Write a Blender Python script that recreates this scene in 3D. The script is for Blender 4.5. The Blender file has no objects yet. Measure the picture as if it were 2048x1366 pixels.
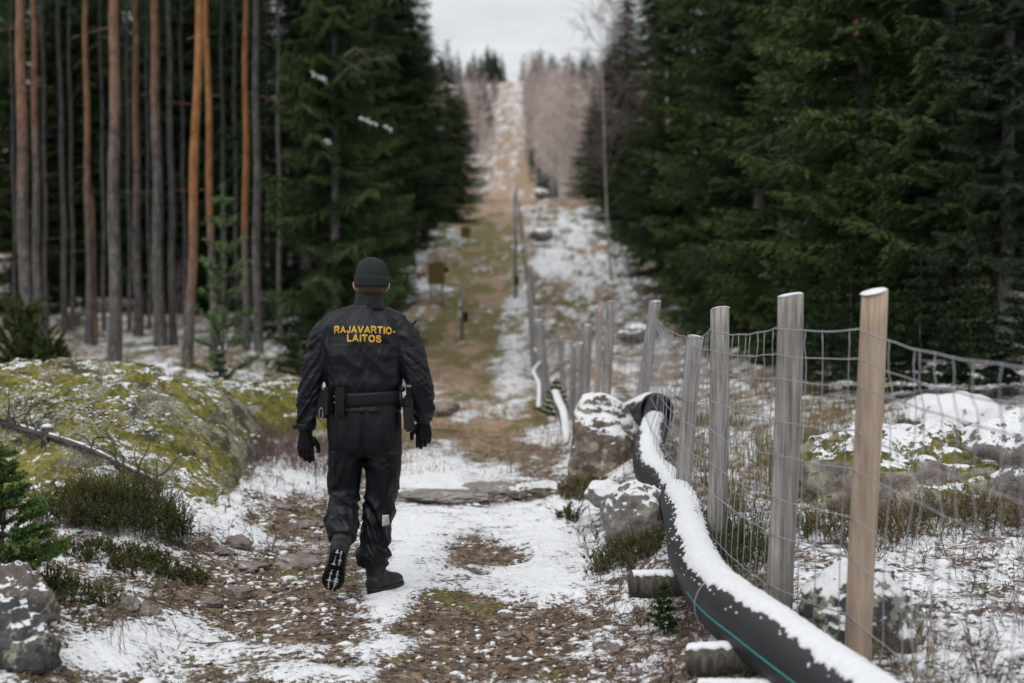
import bpy, math
import numpy as np
from mathutils import Vector, Matrix
from mathutils.bvhtree import BVHTree

scene = bpy.context.scene
COL = scene.collection
RNG = np.random.default_rng(7)
R = math.radians

# ------------------------------------------------------------------ camera
F = 2844.0                    # focal length in photo pixels (50 mm on 36 mm, 2048 px wide)
CAMZ = 1.6
PITCH = math.atan(83 / F)
cam_d = bpy.data.cameras.new('camera')
cam = bpy.data.objects.new('camera', cam_d); COL.objects.link(cam)
cam.location = (0, 0, CAMZ)
cam.rotation_euler = (R(90) - PITCH, 0, 0)
cam_d.lens = 50; cam_d.sensor_width = 36
cam_d.clip_start = 0.05; cam_d.clip_end = 6000
cam_d.dof.use_dof = True
cam_d.dof.focus_distance = 7.55
cam_d.dof.aperture_fstop = 1.7
scene.camera = cam

# ------------------------------------------------------------------ sky, sun, exposure
SUN_EL, SUN_AZ = R(58), R(205)
world = bpy.data.worlds.new('World'); scene.world = world
world.use_nodes = True
wt = world.node_tree; wt.nodes.clear()
def WN(t, **k):
    n = wt.nodes.new(t)
    for a, v in k.items(): setattr(n, a, v)
    return n
sky = WN('ShaderNodeTexSky', sky_type='NISHITA', sun_disc=False, sun_elevation=SUN_EL, sun_rotation=SUN_AZ)
sky.air_density = 1.0; sky.dust_density = 3.0; sky.ozone_density = 1.0
hs = WN('ShaderNodeHueSaturation'); hs.inputs['Saturation'].default_value = 0.12
wt.links.new(sky.outputs[0], hs.inputs['Color'])
# overcast: an even grey cloud deck, streaked, over the sky
tc = WN('ShaderNodeTexCoord')
mp = WN('ShaderNodeMapping'); mp.inputs['Scale'].default_value = (2.0, 2.0, 9.0)
wt.links.new(tc.outputs['Generated'], mp.inputs['Vector'])
cn = WN('ShaderNodeTexNoise'); cn.inputs['Scale'].default_value = 2.2; cn.inputs['Detail'].default_value = 6
cn.inputs['Roughness'].default_value = 0.55
wt.links.new(mp.outputs[0], cn.inputs['Vector'])
cr = WN('ShaderNodeValToRGB')
cr.color_ramp.elements[0].position = 0.3; cr.color_ramp.elements[0].color = (5.0, 5.25, 5.5, 1)
cr.color_ramp.elements[1].position = 0.7; cr.color_ramp.elements[1].color = (8.0, 8.25, 8.5, 1)
wt.links.new(cn.outputs['Fac'], cr.inputs['Fac'])
mx = WN('ShaderNodeMixRGB'); mx.inputs['Fac'].default_value = 0.85
wt.links.new(hs.outputs[0], mx.inputs[1]); wt.links.new(cr.outputs[0], mx.inputs[2])
bg = WN('ShaderNodeBackground'); bg.inputs['Strength'].default_value = 0.10
wt.links.new(mx.outputs[0], bg.inputs['Color'])
wo = WN('ShaderNodeOutputWorld'); wt.links.new(bg.outputs[0], wo.inputs['Surface'])

sd = bpy.data.lights.new('sun', 'SUN'); sd.energy = 1.5; sd.angle = R(60); sd.color = (1.0, 0.97, 0.93)
sun = bpy.data.objects.new('sun', sd); COL.objects.link(sun)
sun.rotation_euler = Vector((math.sin(SUN_AZ) * math.cos(SUN_EL), math.cos(SUN_AZ) * math.cos(SUN_EL), math.sin(SUN_EL))).to_track_quat('Z', 'Y').to_euler()

scene.view_settings.view_transform = 'Standard'
scene.view_settings.look = 'None'
scene.view_settings.exposure = 0.20
scene.view_settings.gamma = 1.0
scene.view_settings.use_curve_mapping = False
scene.render.engine = 'CYCLES'
scene.cycles.max_bounces = 4
scene.cycles.diffuse_bounces = 1
scene.cycles.transparent_max_bounces = 6
scene.cycles.use_adaptive_sampling = True
scene.cycles.adaptive_threshold = 0.025
scene.cycles.adaptive_min_samples = 20

# ------------------------------------------------------------------ noise (numpy)
_P = np.random.default_rng(3).permutation(256); _P = np.concatenate([_P, _P, _P])
_G = np.random.default_rng(4).normal(size=(256, 3)); _G /= np.linalg.norm(_G, axis=1)[:, None]
def perlin(x, y, z=None):
    x = np.asarray(x, float); y = np.asarray(y, float)
    z = np.zeros_like(x) + 0.37 if z is None else np.asarray(z, float)
    xi = np.floor(x).astype(int); yi = np.floor(y).astype(int); zi = np.floor(z).astype(int)
    xf, yf, zf = x - xi, y - yi, z - zi
    xi &= 255; yi &= 255; zi &= 255
    u, v, w = [t * t * t * (t * (t * 6 - 15) + 10) for t in (xf, yf, zf)]
    def g(a, b, c):
        h = _P[_P[_P[xi + a] + yi + b] + zi + c]
        G = _G[h]
        return G[..., 0] * (xf - a) + G[..., 1] * (yf - b) + G[..., 2] * (zf - c)
    def L(a, b, t): return a + t * (b - a)
    return L(L(L(g(0,0,0), g(1,0,0), u), L(g(0,1,0), g(1,1,0), u), v),
             L(L(g(0,0,1), g(1,0,1), u), L(g(0,1,1), g(1,1,1), u), v), w) * 1.5
def fbm(x, y, z=None, o=4, lac=2.03, gain=0.5):
    s, a, f = 0.0, 1.0, 1.0
    z = np.zeros_like(np.asarray(x, float)) + 0.37 if z is None else z
    for i in range(o):
        s = s + a * perlin(x * f + i * 17.3, y * f - i * 9.1, z * f + i * 5.7)
        a *= gain; f *= lac
    return s
def sst(a, b, x):
    t = np.clip((np.asarray(x, float) - a) / (b - a), 0, 1)
    return t * t * (3 - 2 * t)

# ------------------------------------------------------------------ pixels of the photo to places on the ground
def ray(px, py):
    dx = (px - 1024) / F; dy = (683 - py) / F
    d = np.array([dx, math.cos(PITCH) + math.sin(PITCH) * dy, dy * math.cos(PITCH) - math.sin(PITCH)])
    return d / d[1]
def at(px, py, Y):
    d = ray(px, py)
    return Vector((d[0] * Y, Y, CAMZ + d[2] * Y))
def proj(x, y, z):
    zz = z - CAMZ
    fwd = y * math.cos(PITCH) - zz * math.sin(PITCH)
    up = y * math.sin(PITCH) + zz * math.cos(PITCH)
    fwd = np.maximum(fwd, 0.3)
    return 1024 + F * x / fwd, 683 - F * up / fwd

# ------------------------------------------------------------------ terrain height
_py = np.array([-30, 0, 9, 12, 18, 25, 31, 36, 45, 65, 88, 100, 118, 150, 234, 350, 540, 620, 700, 1600])
_pz = np.array([0, 0, 0, 0.03, 0.02, 0.05, 0.22, 0.55, 1.75, 4.6, 7.9, 8.2, 7.2, 8.4, 19.6, 43, 84, 93, 95, 98])
_ty = np.concatenate([np.arange(-30, 130, 0.5), np.arange(130, 1600, 2.0)])
_tz = np.interp(_ty, _py, _pz)
_k = np.hanning(13); _k /= _k.sum()
_tz = np.convolve(np.pad(_tz, 6, mode='edge'), _k, mode='valid')
def gz(x, y, fine=True):
    x = np.asarray(x, float); y = np.asarray(y, float)
    z = np.interp(y, _ty, _tz)
    z = z - 0.72 * np.maximum(z, 0) * sst(4.0, 9.0, -x) * (1 - sst(80, 120, y))      # the forest floor on the left stays low
    near = 1 - sst(60, 100, y)
    z = z + near * (0.20 * sst(0.45, 1.1, x) + 0.16 * sst(0.5, 1.3, x) * sst(9, 14, y) * (1 - sst(22, 35, y))
                    + 0.75 * sst(1.6, 6, x) * sst(8, 21, y) * (1 - sst(35, 55, y)) + 0.5 * sst(5, 14, x))
    z = z + near * (0.24 * sst(1.35, 2.7, -x) * (1 - 0.5 * sst(13, 20, y)) + 0.25 * sst(3.0, 9, -x) * sst(14, 26, y))
    # worn path: two shallow wheel ruts
    c = -0.75 - 0.5 * sst(10, 35, y)
    for dx in (-0.62, 0.62):
        z = z - near * 0.035 * np.exp(-((x - c - dx) / 0.28) ** 2)
    amp = sst(0.3, 1.6, np.abs(x - c)) * 0.75 + 0.25
    z = z + amp * (0.07 * perlin(x * 0.7, y * 0.45) + 0.05 * perlin(x * 1.7 + 9, y * 1.1))
    far = sst(90, 200, y)
    z = z + far * (4.0 * perlin(x * 0.018, y * 0.012) * sst(6, 40, np.abs(x)) + 0.6 * perlin(x * 0.15, y * 0.08))
    if fine:
        z = z + amp * (0.026 * perlin(x * 5.1, y * 4.1) + 0.016 * perlin(x * 11, y * 10)) + 0.006 * perlin(x * 24, y * 22)
    return z
def gz1(x, y): return float(gz(np.array([x]), np.array([y]))[0])
def hit(px, py, y0=2.5, y1=700):
    """where the line of sight of a photo pixel meets the ground"""
    d = ray(px, py)
    Y = np.geomspace(y0, y1, 1500)
    h = CAMZ + d[2] * Y - gz(d[0] * Y, Y, False)
    b = np.nonzero(h < 0)[0]
    Yh = Y[b[0]] if len(b) else y1
    return float(d[0] * Yh), float(Yh)

# ------------------------------------------------------------------ mesh helpers
def mesh_data(name, V, Fs, smooth=True, attrs=None, uv=None, mats=None, midx=None):
    V = np.asarray(V, np.float32).reshape(-1, 3)
    if isinstance(Fs, np.ndarray): groups = [Fs]
    else: groups = [np.asarray(f, np.int32) for f in Fs if len(f)]
    me = bpy.data.meshes.new(name)
    loops = np.concatenate([g.reshape(-1) for g in groups]).astype(np.int32)
    cnt = np.concatenate([np.full(len(g), g.shape[1]) for g in groups]).astype(np.int32)
    st = np.concatenate([[0], np.cumsum(cnt)[:-1]]).astype(np.int32)
    me.vertices.add(len(V)); me.vertices.foreach_set('co', V.ravel())
    me.loops.add(len(loops)); me.loops.foreach_set('vertex_index', loops)
    me.polygons.add(len(cnt)); me.polygons.foreach_set('loop_start', st)
    me.polygons.foreach_set('loop_total', cnt)
    me.polygons.foreach_set('use_smooth', np.full(len(cnt), bool(smooth)))
    if midx is not None: me.polygons.foreach_set('material_index', np.asarray(midx, np.int32))
    for k, a in (attrs or {}).items():
        a = np.asarray(a, np.float32)
        at_ = me.attributes.new(k, 'FLOAT', 'POINT'); at_.data.foreach_set('value', a)
    if uv is not None:
        l = me.uv_layers.new(name='UVMap'); l.data.foreach_set('uv', np.asarray(uv, np.float32)[loops].ravel())
    for m in (mats if isinstance(mats, (list, tuple)) else [mats]):
        if m is not None: me.materials.append(m)
    me.update(calc_edges=True)
    return me
def link(name, me, parent=None, loc=None):
    o = bpy.data.objects.new(name, me); COL.objects.link(o)
    if parent is not None: o.parent = parent
    if loc is not None: o.location = loc
    return o
def mk(name, V, Fs, mat, parent=None, smooth=True, attrs=None, uv=None, loc=None):
    return link(name, mesh_data(name, V, Fs, smooth, attrs, uv, mat), parent, loc)
def empty(name, loc=(0, 0, 0)):
    o = bpy.data.objects.new(name, None); COL.objects.link(o); o.location = loc; o.empty_display_size = 0.1
    return o
def tag(o, label=None, cat=None, group=None, kind=None):
    if label: o['label'] = label
    if cat: o['category'] = cat
    if group: o['group'] = group
    if kind: o['kind'] = kind
    return o
def copy_tree(o, parent=None):
    c = o.copy(); COL.objects.link(c); c.parent = parent
    for ch in list(o.children): copy_tree(ch, c)
    return c
class MB:
    """collects pieces into one mesh"""
    def __init__(s): s.V = []; s.Q = []; s.T = []; s.n = 0
    def add(s, V, Fs):
        V = np.asarray(V, float).reshape(-1, 3)
        for f in (Fs if isinstance(Fs, (list, tuple)) else [Fs]):
            f = np.asarray(f, int)
            if len(f) == 0: continue
            (s.Q if f.shape[1] == 4 else s.T).append(f + s.n)
        s.V.append(V); s.n += len(V)
    def arr(s):
        return np.concatenate(s.V), [np.concatenate(q) for q in (s.Q, s.T) if len(q)]
    def build(s, name, mat, parent=None, smooth=True, loc=None):
        V, Fs = s.arr(); return mk(name, V, Fs, mat, parent, smooth, loc=loc)
def frames(P):
    P = np.asarray(P, float); T = np.gradient(P, axis=0); T /= np.linalg.norm(T, axis=1)[:, None] + 1e-12
    up = np.array([0.0, 0, 1]) if abs(T[0][2]) < 0.85 else np.array([0.0, 1, 0])
    N = np.empty_like(P); n = up - T[0] * np.dot(up, T[0]); n /= np.linalg.norm(n); N[0] = n
    for i in range(1, len(P)):
        n = N[i-1] - T[i] * np.dot(N[i-1], T[i]); n /= np.linalg.norm(n) + 1e-12; N[i] = n
    return T, N, np.cross(T, N)
def tube(P, r, sides=8, cap=True):
    P = np.asarray(P, float); n = len(P); r = np.broadcast_to(np.asarray(r, float), (n,))
    T, N, B = frames(P)
    a = np.arange(sides) / sides * 2 * math.pi
    V = P[:, None] + r[:, None, None] * (np.cos(a)[None, :, None] * N[:, None] + np.sin(a)[None, :, None] * B[:, None])
    V = V.reshape(-1, 3)
    i = np.arange(n - 1)[:, None] * sides; j = np.arange(sides)[None]; j2 = (j + 1) % sides
    Q = np.stack([i + j, i + j2, i + sides + j2, i + sides + j], -1).reshape(-1, 4)
    T3 = np.zeros((0, 3), int)
    if cap:
        V = np.vstack([V, P[0], P[-1]]); k = n * sides; jj = np.arange(sides)
        T3 = np.concatenate([np.stack([np.full(sides, k), (jj + 1) % sides, jj], 1),
                             np.stack([np.full(sides, k + 1), (n-1)*sides + jj, (n-1)*sides + (jj + 1) % sides], 1)])
    return V, [Q, T3]
def loft(rings):
    """rings: list of (m,3) arrays, closed with caps"""
    m = len(rings[0]); n = len(rings)
    V = np.concatenate(rings + [rings[0].mean(0)[None], rings[-1].mean(0)[None]])
    i = np.arange(n - 1)[:, None] * m; j = np.arange(m)[None]; j2 = (j + 1) % m
    Q = np.stack([i + j, i + j2, i + m + j2, i + m + j], -1).reshape(-1, 4)
    k = n * m; jj = np.arange(m)
    T3 = np.concatenate([np.stack([np.full(m, k), (jj+1) % m, jj], 1), np.stack([np.full(m, k+1), (n-1)*m + jj, (n-1)*m + (jj+1) % m], 1)])
    return V, [Q, T3]
def box(cx, cy, cz, sx, sy, sz):
    v = np.array([[x, y, z] for x in (-.5, .5) for y in (-.5, .5) for z in (-.5, .5)]) * [sx, sy, sz] + [cx, cy, cz]
    f = np.array([[0,1,3,2],[4,6,7,5],[0,4,5,1],[2,3,7,6],[0,2,6,4],[1,5,7,3]])
    return v, f
def spline(P, n):
    P = np.asarray(P, float); m = len(P)
    t = np.linspace(0, m - 1, n); i = np.clip(t.astype(int), 0, m - 2); f = (t - i)[:, None]
    Pp = np.vstack([2*P[0]-P[1], P, 2*P[-1]-P[-2]])
    a, b, c, d = Pp[i], Pp[i+1], Pp[i+2], Pp[i+3]
    return 0.5 * (2*b + (c-a)*f + (2*a-5*b+4*c-d)*f**2 + (3*b-a-3*c+d)*f**3)
def bevel_ico(sub):
    bm_ = bmesh_ico(sub); return bm_
import bmesh
_ICO = {}
def ico(sub):
    if sub not in _ICO:
        b = bmesh.new(); bmesh.ops.create_icosphere(b, subdivisions=sub, radius=1.0)
        b.verts.ensure_lookup_table()
        _ICO[sub] = (np.array([v.co[:] for v in b.verts]), np.array([[v.index for v in f.verts] for f in b.faces])); b.free()
    return _ICO[sub]

# ------------------------------------------------------------------ material helpers
class NT:
    def __init__(s, name):
        s.m = bpy.data.materials.new(name); s.m.use_nodes = True
        s.t = s.m.node_tree; s.t.nodes.clear()
        s.out = s.t.nodes.new('ShaderNodeOutputMaterial'); s.b = s.t.nodes.new('ShaderNodeBsdfPrincipled')
        s.t.links.new(s.b.outputs[0], s.out.inputs['Surface'])
        s.tc = s.t.nodes.new('ShaderNodeTexCoord')
    def set(s, sock, v):
        if isinstance(v, bpy.types.NodeSocket): s.t.links.new(v, sock)
        elif v is not None:
            if isinstance(v, (tuple, list)) and len(v) == 3 and sock.type == 'RGBA': v = (*v, 1)
            sock.default_value = v
    def n(s, typ, ins=None, **k):
        nd = s.t.nodes.new(typ)
        for a, v in k.items(): setattr(nd, a, v)
        for i, v in (ins or {}).items(): s.set(nd.inputs[i], v)
        return nd
    def noise(s, scale, detail=4, rough=0.55, vec=None, dist=0.0):
        return s.n('ShaderNodeTexNoise', {'Scale': scale, 'Detail': detail, 'Roughness': rough, 'Distortion': dist, 'Vector': vec or s.tc.outputs['Object']}).outputs['Fac']
    def vor(s, scale, vec=None, out='Distance', feature='F1'):
        return s.n('ShaderNodeTexVoronoi', {'Scale': scale, 'Vector': vec or s.tc.outputs['Object']}, feature=feature).outputs[out]
    def mapv(s, sc, vec=None):
        return s.n('ShaderNodeMapping', {'Vector': vec or s.tc.outputs['Object'], 'Scale': sc}).outputs[0]
    def attr(s, name): return s.n('ShaderNodeAttribute', attribute_name=name).outputs['Fac']
    def math(s, op, a, b=None, c=None, clamp=False):
        return s.n('ShaderNodeMath', {0: a, 1: b, 2: c}, operation=op, use_clamp=clamp).outputs[0]
    def step(s, x, a, b, lo=0.0, hi=1.0):
        nd = s.n('ShaderNodeMapRange', {'Value': x, 'From Min': a, 'From Max': b, 'To Min': lo, 'To Max': hi}, interpolation_type='SMOOTHSTEP')
        return nd.outputs[0]
    def mix(s, f, a, b):
        nd = s.t.nodes.new('ShaderNodeMixRGB'); s.set(nd.inputs[0], f); s.set(nd.inputs[1], a); s.set(nd.inputs[2], b)
        return nd.outputs[0]
    def ramp(s, f, stops):
        nd = s.t.nodes.new('ShaderNodeValToRGB'); s.set(nd.inputs[0], f)
        e = nd.color_ramp.elements
        while len(e) < len(stops): e.new(0.5)
        for el, (p, c) in zip(e, stops): el.position = p; el.color = (*c, 1)
        return nd.outputs[0]
    def rnd(s): return s.n('ShaderNodeObjectInfo').outputs['Random']
    def nz(s):
        g = s.n('ShaderNodeNewGeometry'); x = s.n('ShaderNodeSeparateXYZ', {0: g.outputs['Normal']}); return x.outputs['Z']
    def done(s, color, rough=0.8, bump=None, bstr=0.4, bdist=0.01, spec=0.3, **k):
        s.set(s.b.inputs['Base Color'], color); s.set(s.b.inputs['Roughness'], rough)
        s.set(s.b.inputs['Specular IOR Level'], spec)
        for i, v in k.items(): s.set(s.b.inputs[i.replace('_', ' ')], v)
        if bump is not None:
            bn = s.n('ShaderNodeBump', {'Height': bump, 'Strength': bstr, 'Distance': bdist})
            s.t.links.new(bn.outputs[0], s.b.inputs['Normal'])
        return s.m
SNOW = (0.80, 0.81, 0.84)
# ================================================================== GROUND
def blob(px, py, lst):
    s = np.zeros_like(px)
    for (cx, cy, rx, ry, w) in lst:
        d = ((px - cx) / rx) ** 2 + ((py - cy) / ry) ** 2
        s += w * np.exp(-d * d * 0.7)
    return s
SNOW_BLOBS = [(905, 940, 125, 52, .42), (830, 960, 90, 30, .3), (1050, 1040, 110, 62, .45), (870, 1035, 95, 42, .40), (830, 1100, 55, 60, .5),
    (1105, 1130, 85, 75, .45), (790, 1180, 60, 40, .42), (1000, 1165, 130, 34, .30), (745, 1230, 62, 42, .42), (765, 1300, 75, 34, .36),
    (640, 1348, 120, 22, .45), (560, 1300, 130, 16, .28), (600, 950, 80, 34, .42), (500, 985, 70, 24, .22), (290, 1285, 130, 36, .40),
    (190, 1320, 90, 26, .3), (400, 1235, 80, 18, .2), (420, 1020, 70, 30, .25), (330, 965, 80, 26, .25), (480, 1060, 60, 20, .2),
    (1250, 1230, 90, 60, .16), (1180, 930, 60, 26, .3), (1120, 870, 80, 24, .35), (980, 830, 60, 18, .2), (1180, 1010, 50, 30, .3),
    (1020, 760, 40, 60, .32), (1030, 660, 30, 60, .25), (900, 780, 60, 12, .2), (870, 577, 45, 7, .4), (1120, 480, 70, 60, .14), (1150, 540, 90, 30, .18),
    (560, 1085, 60, 16, .2), (840, 1275, 60, 14, .2), (1150, 1300, 60, 20, .2), (900, 1345, 70, 10, .15)]
BARE_BLOBS = [(560, 1190, 170, 62, .34), (640, 1260, 110, 30, .25), (980, 1265, 210, 40, .32), (930, 1330, 260, 26, .22), (590, 1050, 80, 34, .22),
    (1000, 1110, 70, 22, .34), (900, 1205, 60, 26, .25), (980, 905, 70, 24, .4), (940, 1000, 120, 14, .42), (960, 860, 90, 20, .2), (960, 1080, 30, 14, .2),
    (930, 700, 70, 100, .16), (960, 560, 60, 50, .12), (985, 430, 45, 45, .2), (1130, 400, 60, 14, .25), (1055, 330, 18, 60, .25)]
def snow_field(x, y, z):
    px, py = proj(x, y, z)
    c = -0.75 - 0.5 * sst(10, 35, y)
    onpath = 1 - sst(0.9, 1.7, np.abs(x - c))
    s = 0.47 - 0.08 * onpath
    s = s + 0.05 * sst(0.2, 1.0, x) + 0.025 * sst(1.2, 2.2, x) + 0.06 * sst(1.2, 1.8, x) * (1 - sst(10, 13, y))
    s = s + 0.01 * sst(12, 20, y) * onpath + 0.02 * sst(95, 130, y) * onpath
    s = s - 0.10 * sst(5, 9, x) * sst(18, 24, y) - 0.06 * sst(2.2, 4.0, -x) * (1 - sst(14, 18, y))
    s = s + 0.03 * sst(95, 120, y)
    s = s - 0.02 * sst(13, 17, y) * sst(0.8, 1.6, x) * (1 - sst(45, 70, y))
    s = s + blob(px, py, SNOW_BLOBS) - blob(px, py, BARE_BLOBS)
    s = s + 0.09 * sst(1.2, 1.9, -x) * (1 - sst(10, 13, y))
    s = s + 0.07 * sst(2.5, 4.5, -x) * sst(15, 20, y) * (1 - sst(60, 90, y))
    s = s + 0.13 * perlin(x * 1.9, y * 0.9) + 0.16 * perlin(x * 5 + 3, y * 3.2) + 0.14 * perlin(x * 11, y * 8)
    m = sst(12, 20, y) * (1 - sst(300, 500, y))
    s = s + m * (-0.035 + 0.16 * perlin(x * 1.1 + 5, y * 0.22) + 0.22 * perlin(x * 2.6, y * 0.55 + 9) + 0.26 * perlin(x * 6, y * 1.2) + 0.2 * perlin(x * 12, y * 2.6))
    return np.minimum(s, 0.60 + 0.55 * (s - 0.60))if False else np.where(s > 0.62, 0.62 + 0.5 * (s - 0.62), s)

Ys = np.concatenate([np.linspace(-14, 2.6, 24)[:-1], 2.6 * np.exp(np.arange(0, math.log(45 / 2.6), 0.0052)), 45 * np.exp(np.arange(0.0, math.log(700 / 45), 0.016))])
U = np.linspace(-1, 1, 540); U = U * (0.56 + 0.44 * U * U)
half = 0.75 * np.maximum(Ys, 0) + 5.0
half = np.where(Ys > 60, half + (Ys - 60) * 0.3, half)
GX = U[None] * half[:, None]; GY = np.repeat(Ys[:, None], len(U), 1)
GZ = gz(GX, GY)
sn = snow_field(GX, GY, GZ)
GZ = GZ + 0.022 * sst(0.5, 0.8, sn) * (GY < 60)
nr, nc = GX.shape
i = np.arange(nr - 1)[:, None] * nc; j = np.arange(nc - 1)[None]
GQ = np.stack([i + j, i + j + 1, i + nc + j + 1, i + nc + j], -1).reshape(-1, 4)
gpx, gpy = proj(GX, GY, GZ)
cpath = -0.75 - 0.5 * sst(10, 35, GY)
g_dry = np.clip(0.15 + 0.75 * sst(13, 22, GY) * (1 - sst(1.3, 2.4, np.abs(GX - cpath + 0.2))) + 0.25 * perlin(GX * 0.9, GY * 0.4) + sst(12, 20, GY) * (0.5 * perlin(GX * 1.4 + 2, GY * 0.2) + 0.4 * perlin(GX * 3.3, GY * 0.6))
                + 0.40 * sst(12, 22, GY) + 0.4 * sst(80, 100, GY) * (GX > 0.6), 0, 1)
g_moss = np.clip(0.42 + 0.5 * perlin(GX * 1.3 + 31, GY * 0.8) + 0.15 * sst(1.5, 2.6, np.abs(GX + 0.6)) - 0.02 * (GY < 9)
                 + 0.3 * sst(26, 36, GY) * (1 - sst(60, 90, GY)) - 0.35 * sst(95, 130, GY) + sst(14, 20, GY) * (0.12 * (GY < 80) - 0.38 * sst(0.2, 1.0, GX) - 0.3 * sst(2.0, 3.5, -GX) + 0.6 * perlin(GX * 1.2 + 40, GY * 0.22) + 0.4 * perlin(GX * 3 + 4, GY * 0.5)), 0, 1)

def ground_material():
    t = NT('forest_ground')
    v = t.tc.outputs['Object']
    n1 = t.noise(6.5, 6, 0.66); n2 = t.noise(34, 4, 0.6); n4 = t.noise(110, 2)
    cell = t.n('ShaderNodeTexVoronoi', {'Scale': 26.0, 'Vector': t.mapv((1.0, 0.8, 0.3)), 'Randomness': 1.0})
    cellc = t.n('ShaderNodeSeparateColor', {0: cell.outputs['Color']}).outputs[0]
    cellb = t.n('ShaderNodeSeparateColor', {0: cell.outputs['Color']}).outputs[1]
    litter = t.ramp(t.math('ADD', t.math('MULTIPLY', cellc, 0.55), t.math('MULTIPLY', n2, 0.5)),
                    [(0.2, (0.060, 0.043, 0.031)), (0.45, (0.155, 0.108, 0.075)), (0.65, (0.245, 0.18, 0.132)), (0.88, (0.42, 0.34, 0.275))])
    soil = t.ramp(n2, [(0.25, (0.050, 0.035, 0.026)), (0.7, (0.165, 0.115, 0.082))])
    base = t.mix(t.step(n1, 0.40, 0.56), soil, litter)
    dry = t.ramp(t.math('ADD', t.math('MULTIPLY', n2, 0.6), t.math('MULTIPLY', n1, 0.4)),
                 [(0.32, (0.14, 0.092, 0.06)), (0.5, (0.33, 0.225, 0.150)), (0.68, (0.50, 0.390, 0.300))])
    base = t.mix(t.step(t.math('ADD', t.attr('dry'), t.math('MULTIPLY', t.math('SUBTRACT', n1, 0.5), 1.3)), 0.35, 0.7), base, dry)
    mossc = t.ramp(n2, [(0.3, (0.055, 0.056, 0.016)), (0.55, (0.150, 0.140, 0.040)), (0.75, (0.26, 0.225, 0.080))])
    base = t.mix(t.step(t.math('ADD', t.attr('moss'), t.math('MULTIPLY', t.math('SUBTRACT', t.noise(4.2, 7, 0.62), 0.5), 2.0)), 0.55, 0.78, 0, 0.85), base, mossc)
    s = t.math('ADD', t.attr('snow'), t.math('MULTIPLY', t.math('SUBTRACT', n1, 0.5), 1.0))
    s = t.math('ADD', s, t.math('MULTIPLY', t.math('SUBTRACT', n2, 0.5), 1.1))
    s = t.math('ADD', s, t.math('MULTIPLY', t.math('SUBTRACT', cellb, 0.5), 0.10))
    s = t.math('ADD', s, t.math('MULTIPLY', t.math('SUBTRACT', n4, 0.5), 0.6))
    sf = t.step(s, 0.505, 0.545)
    snowc = t.mix(t.step(s, 0.5, 0.85), (0.66, 0.665, 0.69), SNOW)
    col = t.mix(sf, base, snowc)
    h = t.math('ADD', t.math('MULTIPLY', sf, 0.55), t.math('MULTIPLY', n2, 0.8))
    h = t.math('ADD', h, t.math('MULTIPLY', cell.outputs['Distance'], 0.5))
    h = t.math('ADD', h, t.math('MULTIPLY', n1, 0.8))
    return t.done(col, t.mix(sf, (0.9,) * 3, (0.75,) * 3), bump=h, bstr=0.75, bdist=0.022, spec=0.25)
M_ground = ground_material()
ground = mk('ground', np.stack([GX, GY, GZ], -1), GQ, M_ground, attrs={'snow': sn.ravel(), 'dry': g_dry.ravel(), 'moss': g_moss.ravel()})
tag(ground, kind='structure')

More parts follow.
